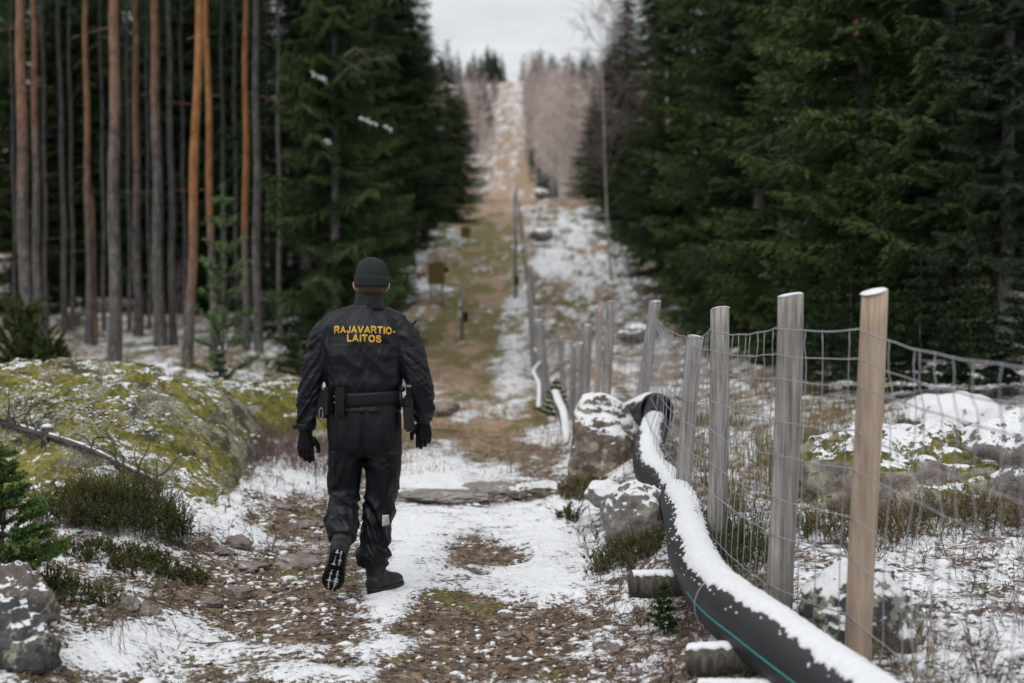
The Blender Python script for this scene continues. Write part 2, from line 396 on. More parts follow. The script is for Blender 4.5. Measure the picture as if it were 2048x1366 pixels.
# ================================================================== ROCKS
def rock_material(name, cols, snow=0.5, moss=0.3, lichen=0.25, mosscol=None, over=False):
    t = NT(name)
    n1 = t.noise(3.2, 8, 0.6); n2 = t.noise(22, 6, 0.62); n3 = t.noise(75, 3); z = t.nz()
    base = t.ramp(t.math('ADD', t.math('MULTIPLY', n1, 0.6), t.math('MULTIPLY', n2, 0.4)), [(0.3, cols[0]), (0.5, cols[1]), (0.68, cols[2])])
    base = t.mix(t.step(n3, 0.55, 0.7, 0, 0.5), base, (0.04, 0.037, 0.035))
    li = t.step(t.math('ADD', t.noise(9, 7, 0.66), t.math('MULTIPLY', n3, 0.12)), 0.70 - lichen * 0.3, 0.74 - lichen * 0.3)
    base = t.mix(t.math('MULTIPLY', li, 0.8), base, t.ramp(n2, [(0.3, (0.24, 0.23, 0.17)), (0.7, (0.46, 0.45, 0.36))]))
    mc = t.ramp(t.math('ADD', t.math('MULTIPLY', n2, 0.5), t.math('MULTIPLY', t.noise(5, 4), 0.5)), mosscol or [(0.36, (0.028, 0.030, 0.010)), (0.5, (0.120, 0.115, 0.026)), (0.62, (0.25, 0.21, 0.065))])
    mf = t.math('ADD', t.math('MULTIPLY', z, 0.35), t.math('MULTIPLY', t.noise(2.6, 7, 0.6), 1.0))
    base = t.mix(t.step(mf, 1.05 - moss * 0.75, 1.13 - moss * 0.75), base, mc)
    if over:
        lp = t.math('ADD', t.noise(1.9, 6, 0.62), t.math('MULTIPLY', t.math('SUBTRACT', t.noise(26, 5, 0.7), 0.5), 0.45))
        base = t.mix(t.step(lp, 0.51, 0.56, 0, 0.9), base, t.ramp(t.noise(48, 4, 0.6), [(0.32, (0.10, 0.097, 0.075)), (0.5, (0.27, 0.265, 0.20)), (0.66, (0.46, 0.45, 0.37))]))
        bp = t.math('ADD', t.noise(2.7, 6, 0.6, t.mapv((1, 1, 1.6))), t.math('MULTIPLY', t.math('SUBTRACT', n2, 0.5), 0.3))
        base = t.mix(t.step(bp, 0.535, 0.59, 0, 0.85), base, t.ramp(n2, [(0.35, (0.022, 0.019, 0.016)), (0.65, (0.10, 0.082, 0.066))]))
    sfv = t.math('ADD', t.math('MULTIPLY', z, 0.75), t.math('MULTIPLY', t.math('SUBTRACT', t.noise(4.5, 8, 0.66), 0.5), 0.9))
    sfv = t.math('ADD', sfv, t.math('MULTIPLY', t.math('SUBTRACT', n2, 0.5), 0.95))
    sfv = t.math('ADD', sfv, t.math('MULTIPLY', t.math('SUBTRACT', n3, 0.5), 0.35))
    sf = t.step(sfv, 1.0 - snow * 0.9, 1.06 - snow * 0.9)
    col = t.mix(sf, base, SNOW)
    h = t.math('ADD', t.math('MULTIPLY', n2, 0.9), t.math('ADD', t.math('MULTIPLY', sf, 0.35), t.math('MULTIPLY', n3, 0.3)))
    return t.done(col, 0.85, bump=h, bstr=0.9, bdist=0.03, spec=0.2)
GREY = [(0.10, 0.095, 0.092), (0.20, 0.185, 0.175), (0.31, 0.285, 0.27)]
PINK = [(0.12, 0.10, 0.092), (0.25, 0.205, 0.185), (0.40, 0.345, 0.315)]
DARK = [(0.035, 0.036, 0.038), (0.075, 0.077, 0.08), (0.16, 0.155, 0.15)]
M_rk_snow = rock_material('snowy_granite', GREY, snow=0.62, moss=0.28)
M_rk_moss = rock_material('mossy_granite', GREY, snow=0.31, moss=0.62, lichen=0.55, over=True, mosscol=[(0.34, (0.035, 0.036, 0.012)), (0.47, (0.135, 0.128, 0.030)), (0.57, (0.27, 0.235, 0.065)), (0.68, (0.34, 0.255, 0.11))])
M_rk_path = rock_material('path_stone', PINK, snow=0.12, moss=0.12, lichen=0.1)
M_rk_pebble = rock_material('snowy_path_stone', PINK, snow=0.55, moss=0.05, lichen=0.1)
M_rk_dark = rock_material('dark_granite', DARK, snow=0.42, moss=0.05, lichen=0.3)
M_rk_white = rock_material('snow_covered_granite', GREY, snow=0.95, moss=0.2)
M_rk_cap = rock_material('snow_capped_granite', DARK, snow=0.72, moss=0.3, lichen=0.5)
M_rk_half = rock_material('lichen_granite', PINK, snow=0.44, moss=0.52, lichen=0.5)
def rock_shape(size, seed, sub=4, cuts=7, rough=0.18, flat=0.75):
    V, Fc = ico(sub); V = V.copy(); r = np.random.default_rng(seed)
    for k in range(cuts):
        n = r.normal(size=3); n /= np.linalg.norm(n); d = r.uniform(flat, 0.95)
        e = V @ n - d; V -= np.where(e > 0, e, 0)[:, None] * n * 0.93
    o = r.uniform(-50, 50, 3)
    nn = V / (np.linalg.norm(V, axis=1)[:, None] + 1e-9)
    V = V + nn * (rough * fbm(V[:, 0]*1.6+o[0], V[:, 1]*1.6+o[1], V[:, 2]*1.6+o[2], 3) + 0.28 * rough * fbm(V[:, 0]*6+o[0], V[:, 1]*6+o[1], V[:, 2]*6+o[2], 4) - 0.35 * rough * sst(.82, .99, 1 - np.abs(perlin(V[:, 0]*2.3+o[1], V[:, 1]*2.3, V[:, 2]*2.3+o[0]))))[:, None]
    return V * np.asarray(size), Fc
def rock(name, loc, size, seed, mat, rotz=0.0, sub=5, cuts=7, rough=0.18, flat=0.75, tilt=0.0, parent=None):
    V, Fc = rock_shape(size, seed, sub, cuts, rough, flat)
    o = mk(name, V, Fc, mat, parent); o.location = loc; o.rotation_euler = (tilt, 0, rotz); return o
def P3(px, py, Y): return at(px, py, Y)

# boulders by the pipe and the fence
def hull_rock(name, loc, pts, seed, mat, amp=0.03):
    b = bmesh.new(); [b.verts.new(p) for p in pts]; bmesh.ops.convex_hull(b, input=b.verts[:]); bmesh.ops.delete(b, geom=[v for v in b.verts if not v.link_faces], context='VERTS')
    bmesh.ops.bevel(b, geom=b.edges[:], offset=0.025, segments=1, affect='EDGES'); bmesh.ops.triangulate(b, faces=b.faces[:])
    for _ in range(7):
        e = [q for q in b.edges if q.calc_length() > 0.035]
        if not e: break
        bmesh.ops.subdivide_edges(b, edges=e, cuts=1); bmesh.ops.triangulate(b, faces=b.faces[:])
    b.normal_update(); b.verts.ensure_lookup_table(); V = np.array([v.co[:] for v in b.verts]); N = np.array([v.normal[:] for v in b.verts]); Fc = np.array([[v.index for v in f.verts] for f in b.faces]); b.free()
    d = amp * fbm(V[:, 0]*4+seed, V[:, 1]*4, V[:, 2]*4, 4) + 0.4 * amp * fbm(V[:, 0]*16, V[:, 1]*16+seed, V[:, 2]*16, 3) - amp * 0.9 * sst(.85, .99, 1 - np.abs(perlin(V[:, 0]*5+seed, V[:, 1]*5, V[:, 2]*5)))
    o = mk(name, V + N * d[:, None], Fc, mat); o.location = loc; return o
o = hull_rock('boulder', P3(1212, 870, 12.0), [(-.31, -.15, -.42), (-.25, -.16, .20), (-.17, -.10, .36), (.02, -.05, .35), (.13, .0, .28), (.30, .0, .05), (.35, -.1, -.42), (.0, -.36, -.42), (-.18, -.32, .02), (.10, -.33, -.02), (-.25, .4, -.42), (.3, .4, -.42), (-.2, .3, .2), (.1, .3, .22)], 3, M_rk_white, 0.016); o.scale = (1.12, 1.1, 1.06); tag(o, 'big pointed boulder capped with snow, beside the open pipe mouth', 'boulder')
o.data.materials[0] = rock_material('snow_topped_granite', [(0.07, 0.052, 0.044), (0.17, 0.128, 0.108), (0.30, 0.245, 0.215)], snow=0.72, moss=0.30, lichen=0.4)
o = rock('boulder', P3(1278, 1042, 9.0), (0.20, 0.26, 0.24), 23, M_rk_snow, 0.8); tag(o, 'mossy grey boulder wedged under the bend of the black pipe', 'boulder')
o = rock('boulder', P3(1215, 990, 10.0), (0.16, 0.16, 0.11), 24, M_rk_white, 0.1, sub=4); tag(o, 'small snow covered stone left of the boulder under the pipe bend', 'boulder')
o = rock('boulder', P3(1712, 1265, 5.75), (0.245, 0.27, 0.28), 31, M_rk_cap, 0.5, cuts=4, flat=0.85); tag(o, 'rounded boulder with thick snow cap behind the tan fence post', 'boulder')
o = rock('boulder', P3(1810, 985, 9.6), (0.80, 0.70, 0.46), 37, M_rk_half, 0.2, cuts=4, flat=0.88); tag(o, 'wide mossy granite boulder patched with snow beyond the fence', 'boulder')
o = rock('boulder', P3(2070, 950, 9.4), (0.55, 0.6, 0.42), 41, M_rk_snow, 1.2, cuts=5); tag(o, 'snow dusted boulder at the right edge beyond the fence', 'boulder')
o = rock('boulder', P3(1905, 845, 13.0), (0.5, 0.5, 0.28), 43, M_rk_white, 0.2, sub=4, cuts=4); tag(o, 'low snow covered hummock stone between the spruces and the wide mossy boulder', 'boulder')
o = rock('boulder', P3(1630, 830, 15.5), (0.55, 0.5, 0.2), 47, M_rk_white, 0.9, sub=4, cuts=4); tag(o, 'flat snow covered stone behind the weathered grey fence post', 'boulder')
o = rock('boulder', P3(1275, 668, 22.0), (0.33, 0.3, 0.16), 53, M_rk_snow, 0.4, sub=4); tag(o, 'small dark boulder dusted with snow right of the leaning fence post row', 'boulder')
o = rock('boulder', P3(1083, 470, 58), (0.45, 0.5, 0.3), 59, M_rk_snow, 0.4, sub=3); tag(o, 'far grey boulder with a snow cap in the clearing', 'boulder')
o = rock('boulder', P3(1083, 388, 86), (0.5, 0.5, 0.3), 61, M_rk_snow, 0.4, sub=3); tag(o, 'distant snow capped boulder on the crest of the clearing', 'boulder')
# left foreground
o = rock('boulder', P3(38, 1215, 6.3), (0.17, 0.2, 0.19), 71, M_rk_half, 0.9, cuts=8); tag(o, 'pink grey boulder behind the dark one in the left corner', 'boulder')
o.data.materials[0] = rock_material('lichen_spotted_granite', [(0.07, 0.06, 0.058), (0.15, 0.125, 0.115), (0.25, 0.21, 0.19)], snow=0.40, moss=0.1, lichen=0.3)
o = rock('boulder', P3(15, 1300, 5.7), (0.21, 0.22, 0.21), 73, M_rk_dark, 0.3, cuts=8); tag(o, 'dark boulder with a slanting snow cap in the bottom left corner', 'boulder')

# the mossy outcrop on the left and the ledge behind it: shaped as height fields of their own
def outcrop(name, x0, x1, y0, y1, hf, mat, label, n=190, bot=-0.25):
    X, Y = np.meshgrid(np.linspace(x0, x1, n), np.linspace(y0, y1, n))
    g = gz(X, Y, False); H = hf(X, Y)
    Z = np.where(H > 0, g + H, g + H * 1.0)
    k = 0.10 * fbm(X*1.0, Y*1.0, None, 2) + 0.018 * fbm(X*6, Y*6, Z*3, 3) + 0.012 * fbm(X*19, Y*19, Z*8, 2) - 0.03 * sst(.75, .98, 1 - np.abs(perlin(X*2.2 + 7, Y*2.2, Z*2.2)))
    Z = Z + k * np.clip(H + 0.25, 0, 1)
    gy_, gx_ = np.gradient(Z, Y[:, 0], X[0]); nn = np.stack([-gx_, -gy_, np.ones_like(Z)], -1); nn /= np.linalg.norm(nn, axis=-1)[..., None]
    dd = 0.035 * fbm(X*3.1, Y*3.1, Z*3.1, 3) + 0.022 * fbm(X*9, Y*9 + 4, Z*9, 3) - 0.045 * sst(.84, .98, 1 - np.abs(perlin(X*1.7 + 3, Y*1.7, Z*2.6)))
    V = (np.stack([X, Y, Z], -1) + nn * (dd * np.clip(H * 4, 0, 1))[..., None]).reshape(-1, 3)
    ii = np.arange(n-1)[:, None]*n; jj = np.arange(n-1)[None]
    Q = np.stack([ii+jj, ii+jj+1, ii+n+jj+1, ii+n+jj], -1).reshape(-1, 4)
    low = (H < -0.12).reshape(-1)
    Q = Q[~low[Q].all(1)]
    o = mk(name, V, Q, mat); tag(o, label, 'rock outcrop'); return o
def h_out(X, Y):
    # rounded whaleback: steep right end near x=-2.25, crest about 1 m
    a = np.clip((X + 2.22 + 0.10 * (Y - 12)) / -1.15, -0.3, 1)
    ex = np.where(a > 0, np.sqrt(np.clip(a, 0, 1) * (2 - np.clip(a, 0, 1))), a)
    b = np.clip((Y - 9.6 - 0.45 * perlin(X * 0.9, X * 0.3)) / 2.6, -0.2, 1)
    ey = np.where(b > 0, np.sin(np.clip(b, 0, 1) * math.pi / 2) ** 0.9, b)
    c = np.clip((15.0 - Y) / 1.8, -0.2, 1)
    h = np.minimum(np.minimum(ex, 1.0) * np.where(ey > 0, ey, 1), 1.0)
    h = np.where((ex < 0) | (ey < 0), np.minimum(ex, ey), h)
    return np.where(c < 0, c, h * np.clip(c, 0, 1) ** 0.4) * (0.68 + 0.04 * np.sin(X * 1.3))
o_rock = outcrop('mossy_outcrop', -7.2, -1.9, 9.0, 15.4, h_out, M_rk_moss, 'large rounded rock outcrop covered in yellow green moss on the left', 230)
def h_ledge(X, Y):
    a = np.clip(np.minimum(X + 4.4, -1.75 - X) / 0.5, -0.3, 1); b = np.clip(np.minimum(Y - 14.7, 18 - Y) / 0.35, -0.3, 1)
    m = np.minimum(a, b)
    return np.where(m > 0, 0.44 * np.sqrt(np.clip(m, 0, 1)), m)
outcrop('mossy_ledge', -4.8, -1.4, 14.3, 18.4, h_ledge, rock_material('mossy_ledge_granite', PINK, snow=0.31, moss=0.62, lichen=0.6), 'low mossy rock ledge behind the walking person, right of the large outcrop', 110)
M_rk_slabs = rock_material('pink_forest_granite', [(0.16, 0.11, 0.09), (0.30, 0.21, 0.175), (0.42, 0.31, 0.265)], snow=0.56, moss=0.2, lichen=0.2)
# slabs and boulders on the forest floor behind
for k, (px, py, Y, s, lab) in enumerate([(285, 728, 21.5, (0.95, 0.8, 0.30), 'long snow covered rock slab among the pine trunks'),
        (470, 748, 20.5, (0.85, 0.6, 0.30), 'snow covered rock slab left of the walking person'),
        (150, 525, 44, (0.5, 0.5, 0.4), 'distant mossy boulder deep among the grey trunks'),
        (640, 700, 19.5, (0.4, 0.4, 0.2), 'pale stone beside the left shoulder of the person')]):
    pp = P3(px, py, Y); pp.z = min(pp.z, gz1(pp.x, pp.y) + 0.35 * s[2])
    o = rock('rock_slab', pp, s, 80 + k, [M_rk_slabs, M_rk_slabs, M_rk_half, M_rk_half][k], 0.1 * k, sub=5, cuts=4, flat=0.8, rough=0.38); tag(o, lab, 'rock')
o = rock('rock_slab', P3(885, 818, 17), (0.22, 0.2, 0.10), 90, M_rk_path, 0, sub=4); tag(o, 'round pink stone beside the right glove of the person', 'rock')

# stones and slabs bedded in the path: pieces of the ground
def bedded(px, py, w, h, mat, seed, k=0.62, sub=3, flat=0.7):
    x, y = hit(px, py); s = y / F
    r = rock('stone', (x, y, gz1(x, y) + h * s * 0.15), (w * s / 2, w * s / 2 * 0.9, h * s * k), seed, mat, seed * 0.7, sub=sub, rough=0.24, cuts=12, flat=0.62, parent=ground)
    return r
for k, (px, py, w, h) in enumerate([(478, 1092, 60, 34), (478, 1195, 66, 30), (420, 1210, 60, 20), (610, 1052, 80, 16), (600, 1130, 130, 22), (500, 1135, 90, 14),
        (560, 1015, 60, 12), (290, 1225, 60, 34), (255, 1222, 50, 40), (445, 1105, 40, 14), (350, 1150, 50, 18), (640, 1110, 60, 14), (1010, 1275, 50, 12), (1060, 1210, 44, 8)]):
    bedded(px, py, w, h, M_rk_path, 200 + k, sub=4)
for k, (px, py, w, h) in enumerate([(585, 1062, 26, 34), (478, 1262, 34, 22), (455, 1280, 44, 20), (1010, 1240, 44, 20), (575, 1255, 26, 20), (570, 1270, 22, 12), (640, 1325, 34, 20), (840, 1325, 20, 14),
        (525, 1150, 16, 14), (600, 1180, 20, 12), (590, 1170, 24, 10), (1090, 1345, 30, 12), (950, 1340, 30, 12), (1100, 1290, 30, 16), (1040, 1235, 26, 12), (870, 1345, 24, 10), (650, 1250, 22, 12), (1250, 1200, 40, 16),
        (1190, 1275, 40, 20), (1230, 1300, 50, 20), (1280, 1345, 50, 26), (1330, 1290, 40, 18), (520, 1320, 40, 12), (400, 1330, 50, 16), (330, 1345, 40, 16)]):
    bedded(px, py, w, h, M_rk_pebble, 260 + k)
M_slab = rock_material('bare_slab_granite', [(0.15, 0.135, 0.125), (0.27, 0.25, 0.235), (0.40, 0.375, 0.355)], snow=0.16, moss=0.1, lichen=0.2)
# the bare granite slab that crosses the path
for k, (px, py, Y, sx, sy, sz) in enumerate([(880, 992, 11.35, 0.42, 0.34, 0.05), (985, 968, 11.9, 0.46, 0.4, 0.06), (1085, 968, 11.6, 0.30, 0.4, 0.09)]):
    x = at(px, py, Y).x
    rock('rock_slab', (x, Y, gz1(x, Y) + 0.012), (sx, sy, sz), 300 + k, [M_slab, M_slab, M_rk_half][k], 0.25, sub=5, cuts=9, flat=0.6, parent=ground)
# ================================================================== TREES
def bark_material(name, low, high, z0, z1, scale=1.0):
    t = NT(name)
    sx = t.n('ShaderNodeSeparateXYZ', {0: t.tc.outputs['Object']}).outputs['Z']
    v = t.mapv((1, 1, 0.28)); n1 = t.noise(16 * scale, 6, 0.65, v); n2 = t.noise(50 * scale, 4, 0.6, v); vo = t.vor(20 * scale, v)
    z = t.math('ADD', sx, t.math('MULTIPLY', t.math('SUBTRACT', t.noise(2.3, 5, 0.7, v), 0.5), (z1 - z0) * 2.4))
    z = t.math('ADD', z, t.math('MULTIPLY', t.math('SUBTRACT', t.rnd(), 0.5), (z1 - z0) * 0.9))
    f = t.step(z, z0, z1)
    k = t.math('ADD', t.math('MULTIPLY', n1, 0.6), t.math('MULTIPLY', n2, 0.4)); k = t.math('ADD', k, t.math('MULTIPLY', t.math('SUBTRACT', t.noise(6 * scale, 5, 0.7, t.mapv((1, 1, 0.5))), 0.5), 0.55))
    a = t.ramp(k, [(0.32, low[0]), (0.5, low[1]), (0.68, low[2])]); b = t.ramp(k, [(0.3, high[0]), (0.5, high[1]), (0.7, high[2])])
    return t.done(t.mix(f, a, b), 0.9, bump=t.math('ADD', n1, t.math('MULTIPLY', vo, 0.8)), bstr=0.9, bdist=0.03, spec=0.15)
G_LOW = [(0.040, 0.037, 0.037), (0.12, 0.108, 0.106), (0.24, 0.22, 0.215)]
P_HIGH = [(0.095, 0.056, 0.040), (0.225, 0.122, 0.078), (0.33, 0.215, 0.15)]
M_bark_pine = bark_material('pine_bark', G_LOW, P_HIGH, 2.2, 6.2)
M_bark_pine_low = bark_material('orange_pine_bark', G_LOW, [(0.14, 0.062, 0.026), (0.31, 0.145, 0.06), (0.42, 0.24, 0.12)], 1.6, 5.0)
M_bark_grey = bark_material('spruce_bark', G_LOW, [(0.04, 0.037, 0.040), (0.105, 0.098, 0.102), (0.19, 0.18, 0.182)], 2, 6)
M_bark_birch = bark_material('birch_bark', [(0.12, 0.11, 0.11), (0.36, 0.34, 0.33), (0.55, 0.53, 0.51)], [(0.16, 0.14, 0.14), (0.42, 0.40, 0.39), (0.6, 0.58, 0.56)], 2, 4)
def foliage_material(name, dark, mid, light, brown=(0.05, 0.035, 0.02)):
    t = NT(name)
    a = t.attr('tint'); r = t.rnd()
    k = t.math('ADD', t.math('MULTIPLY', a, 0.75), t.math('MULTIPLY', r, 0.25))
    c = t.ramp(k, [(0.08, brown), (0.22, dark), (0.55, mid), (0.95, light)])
    if name == 'spruce_needles':       # each tree leans to a bluer or a yellower green
        c = t.mix(1.0, c, t.ramp(r, [(0.0, (0.72, 0.80, 0.95)), (0.5, (0.95, 0.95, 0.85)), (1.0, (1.12, 1.05, 0.82))])); c.node.blend_type = 'MULTIPLY'
    return t.done(c, 0.65, spec=0.25)
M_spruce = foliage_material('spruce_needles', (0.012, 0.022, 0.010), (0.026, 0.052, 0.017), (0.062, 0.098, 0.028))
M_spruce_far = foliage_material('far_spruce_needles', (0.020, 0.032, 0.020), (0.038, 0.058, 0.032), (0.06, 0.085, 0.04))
M_pine_n = foliage_material('pine_needles', (0.022, 0.045, 0.018), (0.052, 0.10, 0.034), (0.095, 0.16, 0.055))
M_juniper = foliage_material('juniper_needles', (0.03, 0.045, 0.014), (0.075, 0.105, 0.03), (0.13, 0.16, 0.05))
def twig_material(name, c0, c1):
    t = NT(name); return t.done(t.mix(t.math('ADD', t.math('MULTIPLY', t.attr('tint'), 0.4), t.math('MULTIPLY', t.rnd(), 0.6)), c0, c1), 0.85, spec=0.1)
M_twig = twig_material('bare_twigs', (0.10, 0.07, 0.068), (0.25, 0.19, 0.18))
M_dead = twig_material('dead_twigs', (0.07, 0.062, 0.06), (0.16, 0.145, 0.14))
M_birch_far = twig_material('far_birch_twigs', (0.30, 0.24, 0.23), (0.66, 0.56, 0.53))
t = NT('snow'); M_snow = t.done(t.mix(t.noise(30, 4), (0.70, 0.71, 0.74), SNOW), 0.75, bump=t.noise(120, 4), bstr=0.35, bdist=0.01, spec=0.3)

def blades(base, dirv, length, width, rng):
    """tapered quads: base, two sides, tip"""
    n = len(base); u = dirv / (np.linalg.norm(dirv, axis=1)[:, None] + 1e-9)
    rv = rng.normal(size=(n, 3)); s = np.cross(u, rv); s /= np.linalg.norm(s, axis=1)[:, None] + 1e-9
    L = np.broadcast_to(length, (n,))[:, None]; W = np.broadcast_to(width, (n,))[:, None] / 2
    V = np.stack([base, base + u*L*0.4 + s*W, base + u*L, base + u*L*0.4 - s*W], 1)
    return V
def strips(P0, P1, w, rng):
    d = P1 - P0; n = len(d); rv = rng.normal(size=(n, 3)); s = np.cross(d, rv); s /= np.linalg.norm(s, axis=1)[:, None] + 1e-9
    w = np.broadcast_to(w, (n,))[:, None] / 2
    return np.stack([P0 - s*w, P0 + s*w, P1 + s*w*0.5, P1 - s*w*0.5], 1)
def spruce_branch(L, rng, step2=0.105, step3=0.058, wq=0.026, lq=0.125):
    """one bough along +x: needle blades (n,4,3), twig strips, tints"""
    sag = rng.uniform(0.16, 0.34)
    def axis(s): return np.stack([s * L, 0.03 * L * np.sin(s * 3 + sag * 20), L * (-sag * 1.25 * s + sag * 1.0 * s * s)], -1)
    n2 = max(4, int(L / step2)); S = (np.arange(n2) + rng.uniform(0, 1, n2)) / n2 * 0.92 + 0.08
    B, D, LL, TT = [], [], [], []; ST = []
    s_ = np.linspace(0, 1, 7); A = axis(s_)
    for a, b in zip(A[:-1], A[1:]): ST.append((a, b, 0.030 * (1 - 0.5 * a[0] / L)))
    for s in S:
        for side in (-1, 1):
            p = axis(np.array([s]))[0]
            l2 = (0.10 + 0.36 * min(L, 2.6) * (1 - s) ** 0.75 * min(1, s * 3.5)) * rng.uniform(0.7, 1.15)
            droop = rng.uniform(0.15, 0.75)
            d2 = np.array([rng.uniform(0.45, 0.8), side * rng.uniform(0.6, 0.95), -0.12]); d2 /= np.linalg.norm(d2)
            m = max(2, int(l2 / step3)); q = (np.arange(m) + 0.6) / m
            pts = p + d2 * (q * l2)[:, None] + np.array([0, 0, -1.0]) * (droop * l2 * q * q * 0.7)[:, None]
            ST.append((p, pts[-1], 0.010))
            for sd in (-1, 1):
                dd = d2 * rng.uniform(0.5, 1.0, (m, 1)) + np.array([0.45, -side * 0.5, 0]) * sd * rng.uniform(0.4, 1.1, (m, 1)) + np.array([0, 0, -1.0]) * rng.uniform(-0.05, 0.75, (m, 1))
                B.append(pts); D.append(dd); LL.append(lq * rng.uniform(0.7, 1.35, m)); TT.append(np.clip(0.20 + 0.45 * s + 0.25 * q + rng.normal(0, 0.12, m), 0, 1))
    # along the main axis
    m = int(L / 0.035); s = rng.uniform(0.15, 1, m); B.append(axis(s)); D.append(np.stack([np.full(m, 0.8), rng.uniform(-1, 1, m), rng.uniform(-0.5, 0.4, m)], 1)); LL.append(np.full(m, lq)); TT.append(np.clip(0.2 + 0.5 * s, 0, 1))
    B, D, LL, TT = map(np.concatenate, (B, D, LL, TT))
    Q = blades(B, D, LL, wq, rng)
    a = np.array([x[0] for x in ST]); b = np.array([x[1] for x in ST]); w = np.array([x[2] for x in ST])
    return Q, TT, strips(a, b, w, rng)
def make_spruce(seed, H, low, Lmax, scale_q=1.0, nb=3, per=6, gap=0.33, dead=True, power=0.8):
    """returns (trunk mesh, crown mesh)"""
    rng = np.random.default_rng(seed)
    protos = [spruce_branch(L, rng, 0.105 * scale_q, 0.058 * scale_q, 0.026 * scale_q, 0.125 * (0.6 + 0.4 * scale_q)) for L in (0.9, 1.6, 2.3, 2.9) for _ in range(nb)]
    Ls = np.array([L for L in (0.9, 1.6, 2.3, 2.9) for _ in range(nb)])
    Qs, Ts, Ss = [], [], []
    z = low; 
    while z < H * 0.985:
        f = z / H; L0 = Lmax * (1 - f) ** power * (0.72 + 0.28 * min(1, (z - low) / 2.5 + 0.3))
        for k in range(per):
            L = max(0.22, L0 * rng.uniform(0.62, 1.15)); az = rng.uniform(0, 2 * math.pi)
            c = np.nonzero(np.abs(Ls - L) == np.abs(Ls - L).min())[0]; i = rng.choice(c); sc = L / Ls[i]
            Q, T, S = protos[i]
            el = rng.uniform(-0.12, 0.10) + 0.75 * max(0, f - 0.55)
            roll = rng.normal(0, 0.25)
            M = (Matrix.Rotation(az, 3, 'Z') @ Matrix.Rotation(-el, 3, 'Y') @ Matrix.Rotation(roll, 3, 'X'))
            M = np.array(M).T * sc
            off = np.array([0, 0, z + rng.uniform(-0.15, 0.15)])
            keep = rng.random(len(Q)) < 1.0 if sc > 0.8 else rng.random(len(Q)) < max(0.35, sc)
            Qs.append(Q[keep] @ M + off); Ts.append(np.clip(T[keep] + rng.normal(0, 0.07) , 0, 1)); Ss.append(S @ M + off)
        for k in range(4 if scale_q < 2 else 0):      # short boughs close to the trunk
            i = rng.integers(0, nb); Q, T, S = protos[i]; sc = rng.uniform(0.55, 1.0) * min(1.0, L0 / 0.9)
            M = np.array(Matrix.Rotation(rng.uniform(0, 6.28), 3, 'Z') @ Matrix.Rotation(rng.uniform(0.0, 0.5), 3, 'Y')).T * sc
            Qs.append(Q @ M + [0, 0, z + rng.uniform(-0.2, 0.2)]); Ts.append(np.clip(T * 0.7, 0, 1)); Ss.append(S[:3] @ M + [0, 0, z])
        z += gap * rng.uniform(0.7, 1.3) * (1 - 0.45 * f)
    Q = np.concatenate(Qs); T = np.concatenate(Ts); S = np.concatenate(Ss)
    if dead and low > 1.0:          # dry bare branches under the crown
        a, b = [], []
        for k in range(int(low * 9)):
            zz = rng.uniform(0.5, low + 1); az = rng.uniform(0, 6.28); L = rng.uniform(0.4, 1.5)
            d = np.array([math.cos(az), math.sin(az), rng.uniform(-0.35, 0.1)]); p = np.array([0, 0, zz]); prev = p
            for s in (0.35, 0.7, 1.0):
                nx = p + d * L * s + np.array([0, 0, -0.22 * L * s * s + (0.12 * L if s == 1 else 0)]) + rng.normal(0, 0.03, 3)
                a.append(prev); b.append(nx); prev = nx
                if rng.random() < 0.8:
                    a.append(nx); b.append(nx + np.array([math.cos(az + rng.choice([-.8, .8])), math.sin(az + rng.choice([-.8, .8])), -0.2]) * 0.35 * L)
        Sd = strips(np.array(a), np.array(b), 0.014, rng)
    else: Sd = np.zeros((0, 4, 3))
    V = np.concatenate([Q.reshape(-1, 3), S.reshape(-1, 3)])
    n = len(V) // 4
    tint = np.concatenate([np.repeat(T, 4), np.zeros(len(S) * 4) + 0.1])
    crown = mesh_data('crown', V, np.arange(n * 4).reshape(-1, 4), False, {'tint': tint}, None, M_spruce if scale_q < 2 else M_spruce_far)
    zs = np.linspace(-0.5, H, 14); r0 = H * 0.0095
    P = np.stack([0.03 * np.sin(zs * 0.4 + seed), 0.03 * np.cos(zs * 0.3), zs], 1)
    tv, tf = tube(P, r0 * np.clip(1 - zs / H, 0.03, 1) ** 0.85 * (1 + 0.5 * np.exp(-np.clip(zs, 0, 9) * 4)), 10)
    if len(Sd):
        k = len(tv); tv = np.vstack([tv, Sd.reshape(-1, 3)]); tf = [np.vstack([tf[0], np.arange(len(Sd) * 4).reshape(-1, 4) + k]), tf[1]]
    trunk = mesh_data('trunk', tv, tf, True, {'tint': np.full(len(tv), .5)}, None, M_bark_grey)
    return trunk, crown
def put_tree(name, meshes, x, y, label, cat, group=None, s=1.0, rot=None, lean=(0, 0), sz=None, sink=0.0):
    e = empty(name, (x, y, gz1(x, y) - sink)); e.rotation_euler = (lean[0], lean[1], RNG.uniform(0, 6.28) if rot is None else rot)
    e.scale = (s, s, sz or s)
    for n, m in meshes: link(n, m, e)
    tag(e, label, cat, group); return e
SP = [make_spruce(s, H, low, Lm) for s, H, low, Lm in ((1, 17, 0.25, 2.5), (2, 19, 0.35, 2.3), (3, 15, 0.2, 2.0), (4, 20, 2.6, 2.3))]
SPN = [[('trunk', a), ('crown', b)] for a, b in SP]
SPF = [[('trunk', a), ('crown', b)] for a, b in (make_spruce(9, 16, 0.6, 1.9, 3.2, 1, 4, 0.5, False), make_spruce(10, 14, 0.5, 2.3, 3.2, 1, 4, 0.5, False))]

